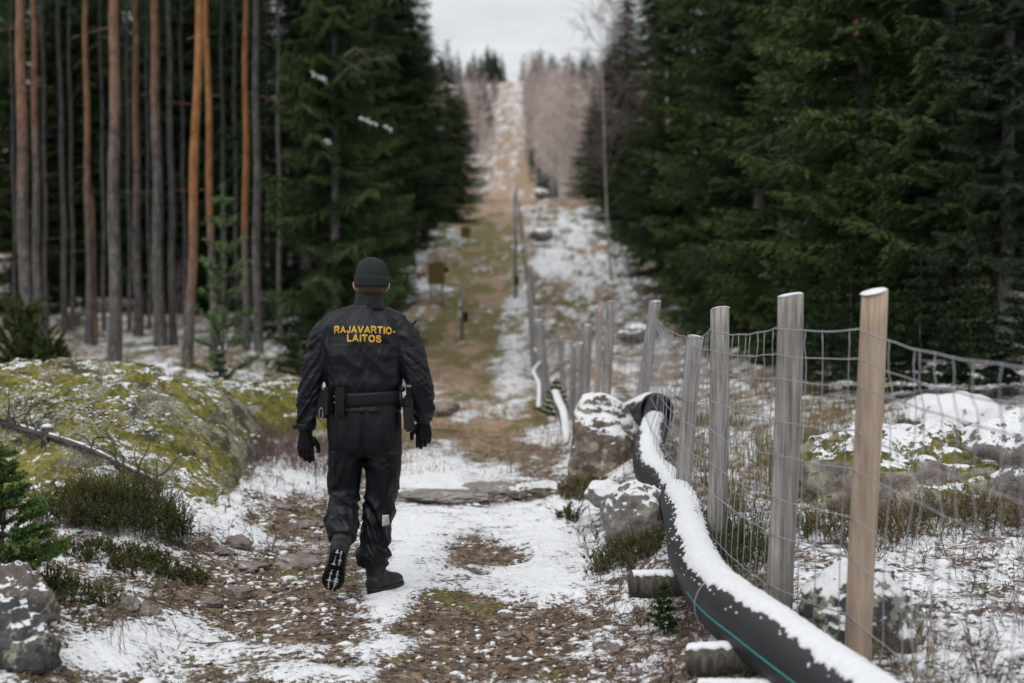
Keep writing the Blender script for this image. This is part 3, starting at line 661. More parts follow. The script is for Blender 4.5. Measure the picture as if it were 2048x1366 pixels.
# ---- left forest edge spruces: (photo x of the trunk, distance, kind, scale)
left_edge = [(672, 26.5, 0, 0.62, 'broad dark spruce right behind the walking person'), (612, 35, 1, 1.0, 'tall dark spruce left of the walking person behind the grey trunk'),
    (745, 34, 1, 0.62, 'dark spruce just right of the one behind the person'), (790, 43, 3, 0.80, 'spruce standing behind the olive box'),
    (822, 52, 3, 0.9, 'spruce second from the crest end of the left tree line'), (850, 60, 3, 0.9, 'spruce with pointed top near the crest on the left edge'), (895, 70, 2, 1.0, 'last pointed spruce at the end of the left tree line'),
    (660, 36, 3, 0.9, 'spruce half hidden behind the broad dark spruce on the left'), (770, 42, 3, 1.0, 'tall spruce behind the broad dark spruce, right side'), (922, 84, 2, 0.95, 'small far spruce beyond the left tree line')]
LEFT_TOP = {672: 0.90, 745: 0.85, 790: 0.60, 822: 0.54, 850: 0.51, 895: 0.60, 922: 0.48}; RIGHT_TOP = {1252: 0.62, 1222: 0.66, 1186: 0.46, 1308: 0.85}
for px, Y, k, s, lab in left_edge:
    x = (px - 1024) / F * Y
    put_tree('spruce_tree', SPN[k], x, Y, lab, 'spruce tree', 'spruces along the left edge of the clearing', s, sz=LEFT_TOP.get(px))
# ---- right forest edge
right_edge = [(2012, 16.0, 3, 0.48, 'spruce with a bare grey lower trunk at the right edge'), (1890, 17.5, 0, 0.72, 'broad spruce with lit green boughs above the tan fence post, right side'), (1725, 18.5, 1, 0.72, 'dark spruce directly above the tan fence post'),
    (1610, 21, 2, 0.85, 'dark spruce directly above the weathered grey fence post'), (1520, 25, 0, 0.8, 'spruce above the short snow topped fence post'), (1440, 31, 1, 0.85, 'dense spruce reaching the snowy clearing, third from the birch'),
    (1375, 38, 0, 0.85, 'dense low branched spruce, second right of the pale birch trunk'), (1318, 48, 2, 1.05, 'spruce right beside the pale leaning birch trunk'), (1252, 61, 1, 0.85, 'spruce behind the pale leaning birch trunk'), (1222, 72, 2, 1.05, 'pointed spruce near the crest on the right edge'), (1186, 86, 2, 0.95, 'last small spruce at the end of the right tree line'),
    (1790, 27, 1, 1.0, 'spruce in the second row behind the lit green boughs'), (1640, 31, 3, 1.0, 'spruce in the second row right of the orange pine trunk'), (1500, 38, 1, 1.0, 'tall spruce in the second row above the short posts')]
for px, Y, k, s, lab in right_edge:
    x = (px - 1024) / F * Y
    put_tree('spruce_tree', SPN[k], x, Y, lab, 'spruce tree', 'spruces along the right edge of the clearing', s, sz=RIGHT_TOP.get(px))
# ---- depth of the forest on both sides
rg = np.random.default_rng(21)
for k in range(62):
    px = rg.uniform(-200, 690) if k < 50 else rg.uniform(-1150, -200); Y = rg.uniform(50, 84) if k < 50 else rg.uniform(26, 60); x = (px - 1024) / F * Y
    put_tree('spruce_tree', SPN[[3, 1, 3, 1][k % 4]], x, Y, 'dark background spruce behind the pine trunks on the left', 'spruce tree', 'background spruces in the left forest', rg.uniform(0.8, 1.1))
for k in range(28):
    Y = rg.uniform(24, 80); x = rg.uniform(0.13, 0.5) * Y + 4.5
    put_tree('spruce_tree', SPN[[1, 0, 3][k % 3]], x, Y, 'dark background spruce inside the forest on the right', 'spruce tree', 'background spruces in the right forest', rg.uniform(0.8, 1.1))

# ---- pines on the left: trunk, crown high above
def make_pine(seed, H, mat, bow=0.0):
    rng = np.random.default_rng(seed); zs = np.linspace(-0.4, H, 26)
    P = np.stack([bow * np.sin(zs / H * 3) + 0.02 * np.sin(zs * 1.7 + seed), 0.03 * np.cos(zs * 0.8 + seed), zs], 1)
    r = np.clip(1 - 0.72 * zs / H, 0.1, 1) * (1 + 0.28 * np.exp(-np.clip(zs, 0, 9) * 2.2)) * (1 + 0.03 * np.sin(zs * 4 + seed))
    tv, tf = tube(P, r, 14)
    # stubs of dead branches
    a, b = [], []
    for k in range(26):
        z = rng.uniform(1.2, H * 0.6); az = rng.uniform(0, 6.28); L = rng.uniform(0.05, 0.5) if k < 20 else rng.uniform(0.6, 1.3)
        p = np.array([0, 0, z]); d = np.array([math.cos(az), math.sin(az), rng.uniform(-0.5, 0.05)])
        a.append(p); b.append(p + d * (L + 1.0)); 
    return (P, r, H, seed, a, b)
def pine_crown(seed, H):
    rng = np.random.default_rng(seed); Bs, Ds, ST0, ST1 = [], [], [], []
    for k in range(34):
        z = H * rng.uniform(0.52, 0.99); az = rng.uniform(0, 6.28); L = (H - z) * 0.35 + rng.uniform(0.5, 1.3)
        d = np.array([math.cos(az), math.sin(az), rng.uniform(-0.1, 0.45)]); p0 = np.array([0, 0, z]); p1 = p0 + d * L
        ST0.append(p0); ST1.append(p1)
        for c in range(16):
            q = p0 + d * L * rng.uniform(0.4, 1.05) + rng.normal(0, 0.22, 3) * L * 0.6
            m = 26; Bs.append(np.repeat(q[None], m, 0) + rng.normal(0, 0.05, (m, 3))); dd = rng.normal(size=(m, 3)); dd[:, 2] += 0.5; Ds.append(dd)
    B = np.concatenate(Bs); D = np.concatenate(Ds); Q = blades(B, D, 0.13, 0.018, rng)
    S = strips(np.array(ST0), np.array(ST1), 0.05, rng)
    V = np.concatenate([Q.reshape(-1, 3), S.reshape(-1, 3)])
    tint = np.concatenate([np.repeat(rng.uniform(0.2, 0.9, len(Q)), 4), np.zeros(len(S) * 4)])
    return mesh_data('crown', V, np.arange(len(V)).reshape(-1, 4), False, {'tint': tint}, None, M_pine_n)
PCROWN = [pine_crown(s, 17) for s in (31, 32)]
pines = [ # (photo x at top of frame, photo x and y of the base, width px, bark, label)
    (47, 52, 705, 27, M_bark_pine, 'thick orange barked pine trunk, leftmost in the photo'), (73, 78, 690, 18, M_bark_pine, 'pine trunk close against the leftmost thick pine'),
    (90, 93, 600, 9, M_bark_grey, 'thin grey trunk right of the two leftmost pines'), (122, 131, 602, 13, M_bark_grey, 'slender grey trunk between the leftmost pines and the broken stump'),
    (143, 146, 573, 9, M_bark_grey, 'thin grey trunk right beside the slender grey one'), (177, 180, 690, 16, M_bark_pine, 'pine trunk directly beside the broken stump'),
    (235, 229, 732, 26, M_bark_pine, 'pine trunk with mottled grey and orange bark above the outcrop'), (275, 276, 672, 18, M_bark_pine, 'straight pine trunk right of the mottled one'),
    (312, 320, 693, 24, M_bark_pine, 'stout pine trunk, orange above and grey below, in the middle of the stand'), (341, 347, 690, 15, M_bark_grey, 'grey trunk close behind the stout pine'),
    (365, 371, 612, 7, M_bark_grey, 'very thin grey trunk behind the leaning pine'), (406, 376, 740, 21, M_bark_pine_low, 'orange pine trunk leaning to the right'),
    (416, 428, 722, 16, M_bark_pine_low, 'straight orange pine trunk behind the leaning one'), (495, 492, 700, 15, M_bark_pine_low, 'bright orange pine trunk, rightmost of the pines'),
    (514, 516, 705, 17, M_bark_grey, 'grey spruce trunk right of the bright orange pine'), (557, 561, 690, 10, M_bark_grey, 'thin pale trunk at the edge of the dark spruce'),
    (28, 30, 600, 8, M_bark_grey, 'thin grey trunk left of the thick leftmost pine'), (258, 260, 600, 8, M_bark_grey, 'thin shadowed trunk between the mottled and the straight pine'), (296, 299, 580, 7, M_bark_grey, 'thin shadowed trunk just left of the stout pine'), (470, 474, 620, 9, M_bark_grey, 'thin grey trunk left of the bright orange pine'), (535, 538, 600, 8, M_bark_grey, 'thin grey trunk between the grey spruce trunk and the pale one'), (580, 583, 600, 9, M_bark_grey, 'thin grey trunk in front of the dark spruce, right of the pale one'),
    (205, 208, 560, 8, M_bark_grey, 'thin shadowed trunk behind the broken stump'), (445, 450, 585, 9, M_bark_grey, 'thin shadowed trunk behind the young pine')]
for k, (xt, xb, yb, w, m, lab) in enumerate(pines):
    x, Y = hit(xb, yb, 8, 41); H = 17.0
    P, r, _, _, a, b = make_pine(50 + k, H, m)
    ztop = CAMZ + 600 / F * Y
    slope = ((xt - xb) / F * Y) / ztop
    rad = w * Y / F / 2
    P = P.copy(); P[:, 0] += slope * P[:, 2]
    tv, tf = tube(P, r * rad, 14)
    rng = np.random.default_rng(500 + k); A, B_ = [], []
    for q in range(22):
        z = rng.uniform(1.0, H * 0.62); az = rng.uniform(0, 6.28); L = rng.uniform(0.03, 0.25) if q < 16 else rng.uniform(0.5, 1.2)
        p = np.array([slope * z, 0, z]); d = np.array([math.cos(az), math.sin(az), rng.uniform(-0.4, 0.1)])
        A.append(p); B_.append(p + d * (rad * 0.8 + L))
    S = strips(np.array(A), np.array(B_), 0.022, rng).reshape(-1, 3)
    q0 = len(tv); tv = np.vstack([tv, S]); tf = [np.vstack([tf[0], np.arange(len(S)).reshape(-1, 4) + q0]), tf[1]]
    e = empty('pine_tree', (x, Y, gz1(x, Y)))
    mk('trunk', tv, tf, m, e)
    c = link('crown', PCROWN[k % 2], e, (slope * 0.8, 0, 0))
    c.rotation_euler = (0, math.atan(slope), k * 1.3)
    tag(e, lab, 'tree', 'trunks of the pine stand on the left')
# broken stump
x, Y = hit(190, 690, 8, 60); hh = (690 - 397) / F * Y; rng = np.random.default_rng(5)
zs = np.linspace(-0.2, hh, 14); P = np.stack([-0.012 * zs + 0.01 * np.sin(zs * 3), 0 * zs, zs], 1)
tv, tf = tube(P, np.linspace(0.085, 0.06, 14), 10); tv[-12:-1, 2] += rng.uniform(-0.12, 0.22, 11)
t = NT('rotten_wood'); vz = t.mapv((1, 1, 0.12)); M_rot = t.done(t.ramp(t.noise(14, 6, 0.65, vz), [(0.35, (0.05, 0.035, 0.03)), (0.5, (0.16, 0.09, 0.055)), (0.66, (0.26, 0.16, 0.10))]), 0.9, bump=t.noise(30, 4, 0.6, vz), bstr=0.8, bdist=0.02)
tag(mk('broken_trunk', tv, tf, M_rot, loc=(x, Y, gz1(x, Y))), 'broken brown dead trunk with jagged top among the pines', 'tree stump')
# orange pine trunk deep in the right forest
x, Y = (1712 - 1024) / F * 25.5, 25.5
P, r, *_ = make_pine(90, 17, None); e = empty('pine_tree', (x, Y, gz1(x, Y))); mk('trunk', *tube(P, r * 0.10, 12), bark_material('red_pine_bark', G_LOW, P_HIGH, 3.2, 4.6), e); link('crown', PCROWN[0], e)
tag(e, 'orange pine trunk showing high among the right spruces', 'tree')

# ---- bare birches
def make_birch(seed, H, n1=46, tw=0.03, r0=0.010, mat=None):
    rng = np.random.default_rng(seed); zs = np.linspace(-0.3, H, 18)
    P = np.stack([0.12 * np.sin(zs * 0.35 + seed), 0.12 * np.cos(zs * 0.28), zs], 1)
    tv, tf = tube(P, H * r0 * np.clip(1 - zs / H, 0.05, 1) ** 0.9, 8)
    A, B_, W = [], [], []
    for k in range(n1):
        f = rng.uniform(0.25, 0.98); z = f * H; az = rng.uniform(0, 6.28); L = H * (0.06 + 0.20 * (1 - f) ** 0.8) * rng.uniform(0.7, 1.2)
        d = np.array([math.cos(az), math.sin(az), rng.uniform(0.6, 1.5)]); d /= np.linalg.norm(d)
        p = np.array([0, 0, z]); q = p + d * L; A.append(p); B_.append(q); W.append(tw * 1.3)
        for c in range(13):
            s = rng.uniform(0.25, 1); b0 = p + d * L * s; d2 = d + rng.normal(0, 0.6, 3); d2 /= np.linalg.norm(d2); b1 = b0 + d2 * L * 0.45 * rng.uniform(0.4, 1)
            A.append(b0); B_.append(b1); W.append(tw * 0.8)
            for c2 in range(2):
                d3 = d2 + rng.normal(0, 0.6, 3); A.append(b1 * 0.6 + b0 * 0.4); B_.append(b1 * 0.6 + b0 * 0.4 + d3 * L * 0.2); W.append(tw * 0.6)
    S = strips(np.array(A), np.array(B_), np.array(W), rng)
    crown = mesh_data('crown', S.reshape(-1, 3), np.arange(len(S) * 4).reshape(-1, 4), False, {'tint': np.repeat(rng.uniform(0, 1, len(S)), 4)}, None, mat or M_twig)
    return [('trunk', mesh_data('trunk', tv, tf, True, None, None, M_bark_birch)), ('crown', crown)]
BNEAR = [make_birch(61, 10, 40, 0.012, 0.0055), make_birch(62, 13, 46, 0.014, 0.006)]
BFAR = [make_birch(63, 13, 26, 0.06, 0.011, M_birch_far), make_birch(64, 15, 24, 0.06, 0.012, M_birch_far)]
x, Y = (1232 - 1024) / F * 46, 46
put_tree('birch_tree', BNEAR[0], x, Y, 'thin pale birch trunk leaning left in front of the right spruces', 'birch tree', s=0.95, rot=0.4, lean=(0, -0.09))
for px, Y, s, lab in [(1290, 50, 1.15, 'bare grey birch rising above the pale leaning birch'), (1262, 64, 1.1, 'bare birch with fine twigs against the sky, right side'), (1330, 46, 1.0, 'bare twiggy birch among the right edge spruces'), (1225, 80, 1.0, 'bare birch at the far end of the right tree line')]:
    put_tree('birch_tree', BNEAR[1], (px - 1024) / F * Y, Y, lab, 'birch tree', 'bare birches in the right tree line', s)
# ---- the far slope
rg = np.random.default_rng(77)
def corridor_half(Y): return 3.6 + 0.2 * math.sin(Y * 0.05)
for k in range(200):
    Y = 150 + 265 * rg.random() ** 0.9; x = 3.1 + 1.9 * (Y < 230) + rg.random() ** 1.2 * (Y * 0.075)
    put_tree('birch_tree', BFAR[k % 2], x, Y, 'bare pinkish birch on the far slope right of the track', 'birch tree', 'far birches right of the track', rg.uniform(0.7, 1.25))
for k in range(60):
    Y = 240 + 190 * rg.random(); x = -3.2 - 1.5 * (Y < 300) - rg.random() * (Y * 0.05)
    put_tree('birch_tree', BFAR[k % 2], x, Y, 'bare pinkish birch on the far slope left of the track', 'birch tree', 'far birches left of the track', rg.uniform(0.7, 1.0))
for k in range(150):
    Y = rg.uniform(520, 640); x = rg.uniform(-60, 62)
    if abs(x) < 3.6: continue
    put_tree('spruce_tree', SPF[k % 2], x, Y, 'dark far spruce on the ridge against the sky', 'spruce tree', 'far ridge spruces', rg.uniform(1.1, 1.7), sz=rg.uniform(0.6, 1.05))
for k in range(34):
    Y = 150 + 240 * rg.random(); x = 3.4 + 1.2 * (Y < 230) + rg.uniform(0.0, 1.8)
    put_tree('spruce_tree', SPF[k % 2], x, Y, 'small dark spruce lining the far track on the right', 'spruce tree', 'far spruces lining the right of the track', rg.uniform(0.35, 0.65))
for k in range(22):
    Y = 300 + 160 * rg.random(); x = -5.2 - rg.uniform(0, 6)
    put_tree('spruce_tree', SPF[k % 2], x, Y, 'dark far spruce left of the distant track', 'spruce tree', 'far spruces left of the track', rg.uniform(0.5, 0.8))
for k in range(30):
    Y = rg.uniform(95, 200); sx = rg.choice([-1, 1]); x = sx * rg.uniform(7.5, 26)
    put_tree('spruce_tree', SPN[1], x, Y, 'spruce beyond the crest half hidden by the nearer tree lines', 'spruce tree', 'spruces beyond the crest', rg.uniform(0.6, 0.8))

# ---- young conifers and shrubs
def needle_shrub(seed, H, tiers, per, Lf, mat, upd=0.45, nl=0.07, nw=0.010, dens=60, bark=None, sub=4, leader=0.9):
    rng = np.random.default_rng(seed); B, D, T = [], [], []; A0, A1 = [], []
    for i in range(tiers):
        f = (i + 0.5) / tiers; z = H * (0.06 + 0.9 * f)
        for k in range(per):
            az = 2 * math.pi * (k / per) + rng.uniform(-0.4, 0.4); L = H * Lf * (1 - f * leader) * rng.uniform(0.7, 1.15)
            d = np.array([math.cos(az), math.sin(az), upd * rng.uniform(0.6, 1.3)]); p = np.array([0, 0, z]); A0.append(p); A1.append(p + d * L)
            segs = [(p + d * L * 0.15, d, L * 0.85)]
            for c in range(sub):
                s = rng.uniform(0.3, 0.9); d2 = d + np.array([-d[1], d[0], 0.1]) * rng.choice([-1, 1]) * rng.uniform(0.5, 1.0); segs.append((p + d * L * s, d2 / np.linalg.norm(d2), L * 0.45 * (1.1 - s)))
                A0.append(p + d * L * s); A1.append(p + d * L * s + segs[-1][1] * segs[-1][2])
            for (b, dd, l) in segs:
                m = max(5, int(dens * l)); s = rng.uniform(0, 1, m)
                B.append(b + dd * (l * s)[:, None]); dr = dd * 0.8 + rng.normal(0, 0.6, (m, 3)); D.append(dr); T.append(np.clip(0.25 + 0.6 * s * 0.8 + rng.normal(0, .12, m), 0.12, 1))
    m = int(dens * H * 0.4); B.append(np.array([0, 0, 1.0]) * (H * rng.uniform(0.55, 1.0, m))[:, None]); dr = rng.normal(0, 0.7, (m, 3)); dr[:, 2] += 0.8; D.append(dr); T.append(np.full(m, 0.6))
    B, D, T = np.concatenate(B), np.concatenate(D), np.concatenate(T)
    Q = blades(B, D, nl * rng.uniform(0.7, 1.2, len(B)), nw, rng); S = strips(np.array(A0), np.array(A1), 0.008 + 0.004 * H, rng)
    V = np.concatenate([Q.reshape(-1, 3), S.reshape(-1, 3)]); tint = np.concatenate([np.repeat(T, 4), np.zeros(len(S) * 4)])
    cr = mesh_data('crown', V, np.arange(len(V)).reshape(-1, 4), False, {'tint': tint}, None, mat)
    zs = np.linspace(-0.1, H * 0.98, 8); P = np.stack([0.01 * H * np.sin(zs * 3), 0 * zs, zs], 1)
    st = mesh_data('stem', *tube(P, np.linspace(0.012 * H ** 0.7, 0.003, 8), 7), True, None, None, bark or M_bark_grey)
    return [('stem', st), ('crown', cr)]
def put_shrub(name, meshes, px, py, lab, cat, Y=None, group=None, s=1.0):
    if Y is None: x, Y = hit(px, py)
    else: x = at(px, py, Y).x
    return put_tree(name, meshes, x, Y, lab, cat, group, s)
M_pine_y = foliage_material('young_pine_needles', (0.07, 0.11, 0.045), (0.14, 0.22, 0.09), (0.21, 0.30, 0.13))
put_shrub('young_pine', needle_shrub(1, 3.1, 8, 5, 0.23, M_pine_y, 0.75, 0.085, 0.013, 210, M_bark_pine_low, sub=3), 447, 720, 'young green pine in front of the orange trunks', 'young pine', 20.0)
M_sap = foliage_material('sapling_needles', (0.05, 0.09, 0.022), (0.10, 0.17, 0.045), (0.17, 0.25, 0.075))
put_shrub('juniper_shrub', needle_shrub(2, 1.25, 12, 7, 0.40, M_juniper, 1.3, 0.05, 0.013, 330, sub=6, leader=0.6), 45, 740, 'bushy juniper at the left edge behind the mossy outcrop', 'shrub', 17.5)
put_shrub('juniper_shrub', needle_shrub(3, 0.9, 10, 7, 0.4, M_juniper, 1.3, 0.05, 0.013, 330, sub=6, leader=0.6), 105, 745, 'lower juniper beside the bushy one at the left edge', 'shrub', 17.2)
put_shrub('spruce_sapling', needle_shrub(4, 0.80, 8, 5, 0.34, M_spruce, 0.35, 0.03, 0.010, 420, sub=5), 440, 800, 'small dark spruce sapling between the outcrop and the ledge', 'sapling', 16.2)
put_shrub('spruce_sapling', needle_shrub(5, 0.72, 10, 7, 0.60, M_sap, 0.35, 0.026, 0.007, 900, sub=9), 5, 1150, 'bright green spruce sapling at the left edge of the foreground', 'sapling', 6.75)
put_shrub('spruce_sapling', needle_shrub(6, 0.24, 6, 5, 0.35, M_spruce, 0.4, 0.022, 0.006, 700, sub=3), 1328, 1275, 'tiny spruce seedling left of the teal striped pipe', 'sapling')
put_shrub('spruce_sapling', needle_shrub(7, 0.55, 7, 5, 0.5, M_spruce, 0.3, 0.03, 0.010, 460, sub=5), 1112, 790, 'small dark spruce behind the far snow covered pipe end', 'sapling', 18.5)
put_shrub('spruce_sapling', needle_shrub(8, 1.3, 9, 6, 0.4, M_spruce, 0.3, 0.04, 0.012, 300, sub=5), 600, 700, 'low spruce sapling left of the person in front of the grey trunks', 'sapling', 21)

US = [needle_shrub(40 + k, 1.7, 11, 6, 0.40, M_spruce, 0.15, 0.06, 0.018, 240, sub=6) for k in range(2)]
for k, (px, Y, sc, lab) in enumerate([(1655, 15.6, .8, 'low dark spruce at the forest edge between the two big posts'), (1760, 14.6, .7, 'low dark spruce at the forest edge right of the tan post'), (1840, 14.4, .9, 'bushy young spruce behind the snowy hummock'), (1940, 13.9, .8, 'young spruce left of the bare grey trunk'), (2060, 13.6, .9, 'young spruce at the far right forest edge'),
        (1560, 18.5, .8, 'young spruce behind the weathered grey post'), (1480, 22.5, .9, 'young spruce at the corner of the right forest edge'), (1420, 27, .9, 'small spruce where the forest edge meets the snowy clearing'), (1380, 32, .9, 'low spruce on the clearing edge below the dense spruces'), (1700, 16.8, 1.1, 'taller young spruce behind the tan post')]):
    put_tree('young_spruce', US[k % 2], (px - 1024) / F * Y, Y, lab, 'young spruce', 'young spruces along the right forest edge', sc)
# patches of snow on the boughs of the broad spruce behind the person
host = [o for o in bpy.data.objects if o.get('label', '').startswith('broad dark spruce right behind')][0]
bpy.context.view_layer.update(); inv = host.matrix_world.inverted(); rs = np.random.default_rng(12)
for px, py, w in ((640, 156, 30), (738, 243, 36), (775, 256, 16), (655, 283, 14)):
    c = at(px, py, 25.6); mb = MB()
    for q in range(int(w * 1.0)):
        uu = rs.uniform(-.5, .5)
        V0, F0 = ico(1); mb.add(V0 * [.028 * rs.uniform(.5, 1.5), .03, .010] + np.array(c) + [uu * w / F * 25, rs.uniform(-.12, .12), rs.normal(0, .022) - uu * w / F * 25 * .45], F0)
    V, Fs = mb.arr(); V = np.array([inv @ Vector(v) for v in V]); mk('bough_snow', V, Fs, M_snow, host)['kind'] = 'stuff'
# dry curved branches showing pale in front of the dark boughs
def dead_branch(tree_label, pts, Y, r):
    h = [o for o in bpy.data.objects if o.get('label', '') == tree_label][0]; iv = h.matrix_world.inverted()
    P = spline(np.array([at(a, b, Y + 0.25 * q) for q, (a, b) in enumerate(pts)]), 24); mb = MB(); mb.add(*tube(P, np.linspace(r, r * .3, 24), 6))
    for q in range(16):
        p = P[rs.integers(4, 24)]; d = rs.normal(size=3) * [1, .5, .7] + [0, 0, -.4]; mb.add(*tube(np.array([p, p + d * .12, p + d * .25 + rs.normal(0, .04, 3)]), [r * .35, r * .25, r * .1], 4))
    V, Fs = mb.arr(); mk('dead_branch', np.array([iv @ Vector(v) for v in V]), Fs, M_dead, h)
bpy.context.view_layer.update()
dead_branch('broad dark spruce right behind the walking person', [(688, 112), (715, 98), (745, 118), (790, 108)], 24.6, .022); dead_branch('broad dark spruce right behind the walking person', [(690, 120), (705, 135), (720, 145)], 24.6, .015)
for pts in ([(1690, 160), (1620, 180), (1545, 192)], [(1660, 215), (1590, 250), (1530, 278)], [(1645, 278), (1610, 305), (1540, 332)], [(1750, 160), (1710, 180), (1690, 205)], [(1620, 430), (1595, 470), (1560, 460)], [(1860, 140), (1800, 180), (1760, 200)]):
    dead_branch('dark spruce directly above the weathered grey fence post', pts, 18.6, .02)
# ================================================================== PERSON (walking away, built in metres: x right, y away from the camera, z up)
def fabric_material(name, col, col2, rough=0.7, weave=900, sheen=0.15):
    t = NT(name)
    n = t.noise(9, 5); w = t.noise(weave, 2)
    return t.done(t.mix(n, col, col2), rough, bump=t.math('ADD', t.math('MULTIPLY', w, 0.25), t.noise(38, 4)), bstr=0.3, bdist=0.004, spec=0.27, Sheen_Weight=sheen)
M_jacket = fabric_material('jacket_cloth', (0.0046, 0.0062, 0.0092), (0.0082, 0.0106, 0.0150), 0.45, 900, 0.0)
M_trouser = fabric_material('trouser_cloth', (0.0032, 0.0044, 0.0066), (0.0058, 0.0076, 0.0110), 0.45, 900, 0.0)
M_beanie = fabric_material('beanie_knit', (0.013, 0.0195, 0.018), (0.021, 0.029, 0.0265), 0.9, 300, 0.0)
M_leather = fabric_material('black_leather', (0.004, 0.004, 0.005), (0.008, 0.008, 0.009), 0.42, 400, 0.0)
M_nylon = fabric_material('black_nylon', (0.0035, 0.004, 0.005), (0.007, 0.0075, 0.009), 0.55, 500, 0.05)
M_plastic = fabric_material('black_polymer', (0.008, 0.008, 0.009), (0.012, 0.012, 0.013), 0.35, 200, 0.0)
t = NT('boot_rubber'); M_boot = t.done(t.mix(t.step(t.noise(60, 5, 0.6), 0.55, 0.75), (0.016, 0.017, 0.017), (0.07, 0.07, 0.068)), 0.5, bump=t.noise(90, 3), bstr=0.2, bdist=0.003)
t = NT('skin'); M_skin = t.done(t.mix(t.noise(20, 4), (0.42, 0.22, 0.16), (0.52, 0.30, 0.23)), 0.5, spec=0.35, Subsurface_Weight=0.15)
t = NT('hair'); M_hair = t.done(t.mix(t.noise(140, 3), (0.035, 0.022, 0.014), (0.08, 0.05, 0.03)), 0.6)
t = NT('yellow_print'); M_print = t.done(t.mix(t.noise(60, 3), (0.52, 0.30, 0.035), (0.62, 0.38, 0.06)), 0.6)
t = NT('reflective_patch'); M_reflect = t.done((0.52, 0.48, 0.47), 0.45)
t = NT('steel'); M_steel = t.done((0.45, 0.45, 0.46), 0.3, Metallic=1.0)
t = NT('eye_white'); M_eye = t.done((0.7, 0.7, 0.68), 0.2)

PX, PY = at(735, 1195, 7.65).x, 7.65
PZ = gz1(PX, PY) + 0.012
person = empty('person', (PX, PY, PZ))
tag(person, 'person in black uniform, dark beanie and gloves walking away along the snowy track', 'person')
def ell(c, rx, ry, n=40, p=2.3, rot=None):
    a = np.arange(n) / n * 2 * math.pi
    x = np.sign(np.cos(a)) * np.abs(np.cos(a)) ** (2 / p) * rx; y = np.sign(np.sin(a)) * np.abs(np.sin(a)) ** (2 / p) * ry
    V = np.stack([x, y, 0 * x], 1)
    if rot is not None: V = V @ np.array(rot).T
    return V + np.asarray(c)
def limb(pts, radii, n=24, seg=30, sq=1.0):
    """tapered limb through the joints"""
    P = spline(pts, seg); r = np.interp(np.linspace(0, len(pts) - 1, seg), np.arange(len(pts)), radii)
    V, Fs = tube(P, r, n); return V, Fs
def remesh(name, mb, voxel, smooth=6):
    V, Fs = mb.arr(); me = mesh_data(name, V, Fs)
    o = bpy.data.objects.new(name, me); COL.objects.link(o)
    m = o.modifiers.new('r', 'REMESH'); m.mode = 'VOXEL'; m.voxel_size = voxel
    s = o.modifiers.new('s', 'SMOOTH'); s.iterations = smooth; s.factor = 0.5
    dg = bpy.context.evaluated_depsgraph_get(); new = bpy.data.meshes.new_from_object(o.evaluated_get(dg))
    bpy.data.objects.remove(o); bpy.data.meshes.remove(me)
    n = len(new.vertices); V = np.empty(n * 3, np.float32); new.vertices.foreach_get('co', V); V = V.reshape(-1, 3).astype(float)
    N = np.empty(n * 3, np.float32); new.vertices.foreach_get('normal', N); N = N.reshape(-1, 3).astype(float)
    return new, V, N
def finish(name, me, V, mat, parent):
    me.vertices.foreach_set('co', np.asarray(V, np.float32).ravel())
    me.polygons.foreach_set('use_smooth', np.ones(len(me.polygons), bool)); me.materials.clear(); me.materials.append(mat); me.update()
    me.name = name
    return link(name, me, parent)
def ridged(x, y, z):
    p = np.abs(perlin(x, y, z)); return 0.42 - 2 * np.sqrt(p * p + 0.002)

# ---- body: one continuous figure (head, neck, trunk, limbs), under the clothes
HX = 0.025                                     # the head sits a little right of the spine
mb = MB()
mb.add(*loft([ell((HX + dx, dy, z), rx, ry, 28, 2.1) for z, rx, ry, dx, dy in ((1.50, .055, .06, -.01, 0), (1.56, .056, .060, -.005, .005), (1.60, .058, .066, 0, .012), (1.625, .066, .085, 0.002, .022), (1.655, .072, .094, .003, .020),
    (1.69, .076, .098, .003, .012), (1.73, .077, .099, .003, .008), (1.765, .070, .090, .003, .006), (1.79, .052, .068, .003, .006), (1.803, .022, .03, .003, .006))]))
mb.add(*loft([ell((HX + .012, .085, z), rx, ry, 20) for z, rx, ry in ((1.578, .02, .018), (1.59, .038, .035), (1.61, .045, .04), (1.63, .045, .035), (1.64, .03, .02))]))     # jaw and chin
mb.add(*limb([(HX + .016, .100, 1.705), (HX + .019, .117, 1.672), (HX + .018, .110, 1.662)], [.008, .014, .012], 12, 8))                 # nose
for s, ex in ((-1, -.076), (1, .080)):                                                                                                     # ears
    mb.add(*limb([(HX + ex, .004, 1.688), (HX + ex + s*.012, -.010, 1.680), (HX + ex + s*.012, -.010, 1.655), (HX + ex, .006, 1.632)], [.008, .011, .010, .007], 10, 12))
mb.add(*loft([ell((-.01, 0, z), rx, ry, 28) for z, rx, ry in ((.86, .14, .10), (.95, .16, .11), (1.06, .15, .10), (1.2, .16, .10), (1.35, .17, .105), (1.44, .16, .09), (1.50, .09, .07), (1.54, .055, .06))]))
BODY_ARM_L = [(-.185, 0, 1.435), (-.293, -.02, 1.17), (-.326, .0, .90)]
BODY_ARM_R = [(.175, 0, 1.43), (.276, -.01, 1.165), (.285, .10, .945)]
for A in (BODY_ARM_L, BODY_ARM_R): mb.add(*limb(A, [.045, .040, .028], 14, 18))
for A in ([(-.09, 0, .92), (-.135, .03, .52), (-.105, -.14, .40)], [(.075, 0, .92), (.055, .04, .50), (.018, .03, .12)]): mb.add(*limb(A, [.070, .045, .030], 16, 18))
me, V, N = remesh('body', mb, 0.008, 3)
finish('body', me, V, M_skin, person)
for s in (-1, 1):
    V, Fc = ico(2); mk('eye', V * 0.012 + [HX + .014 + s*.032, .098, 1.692], Fc, M_eye, person)
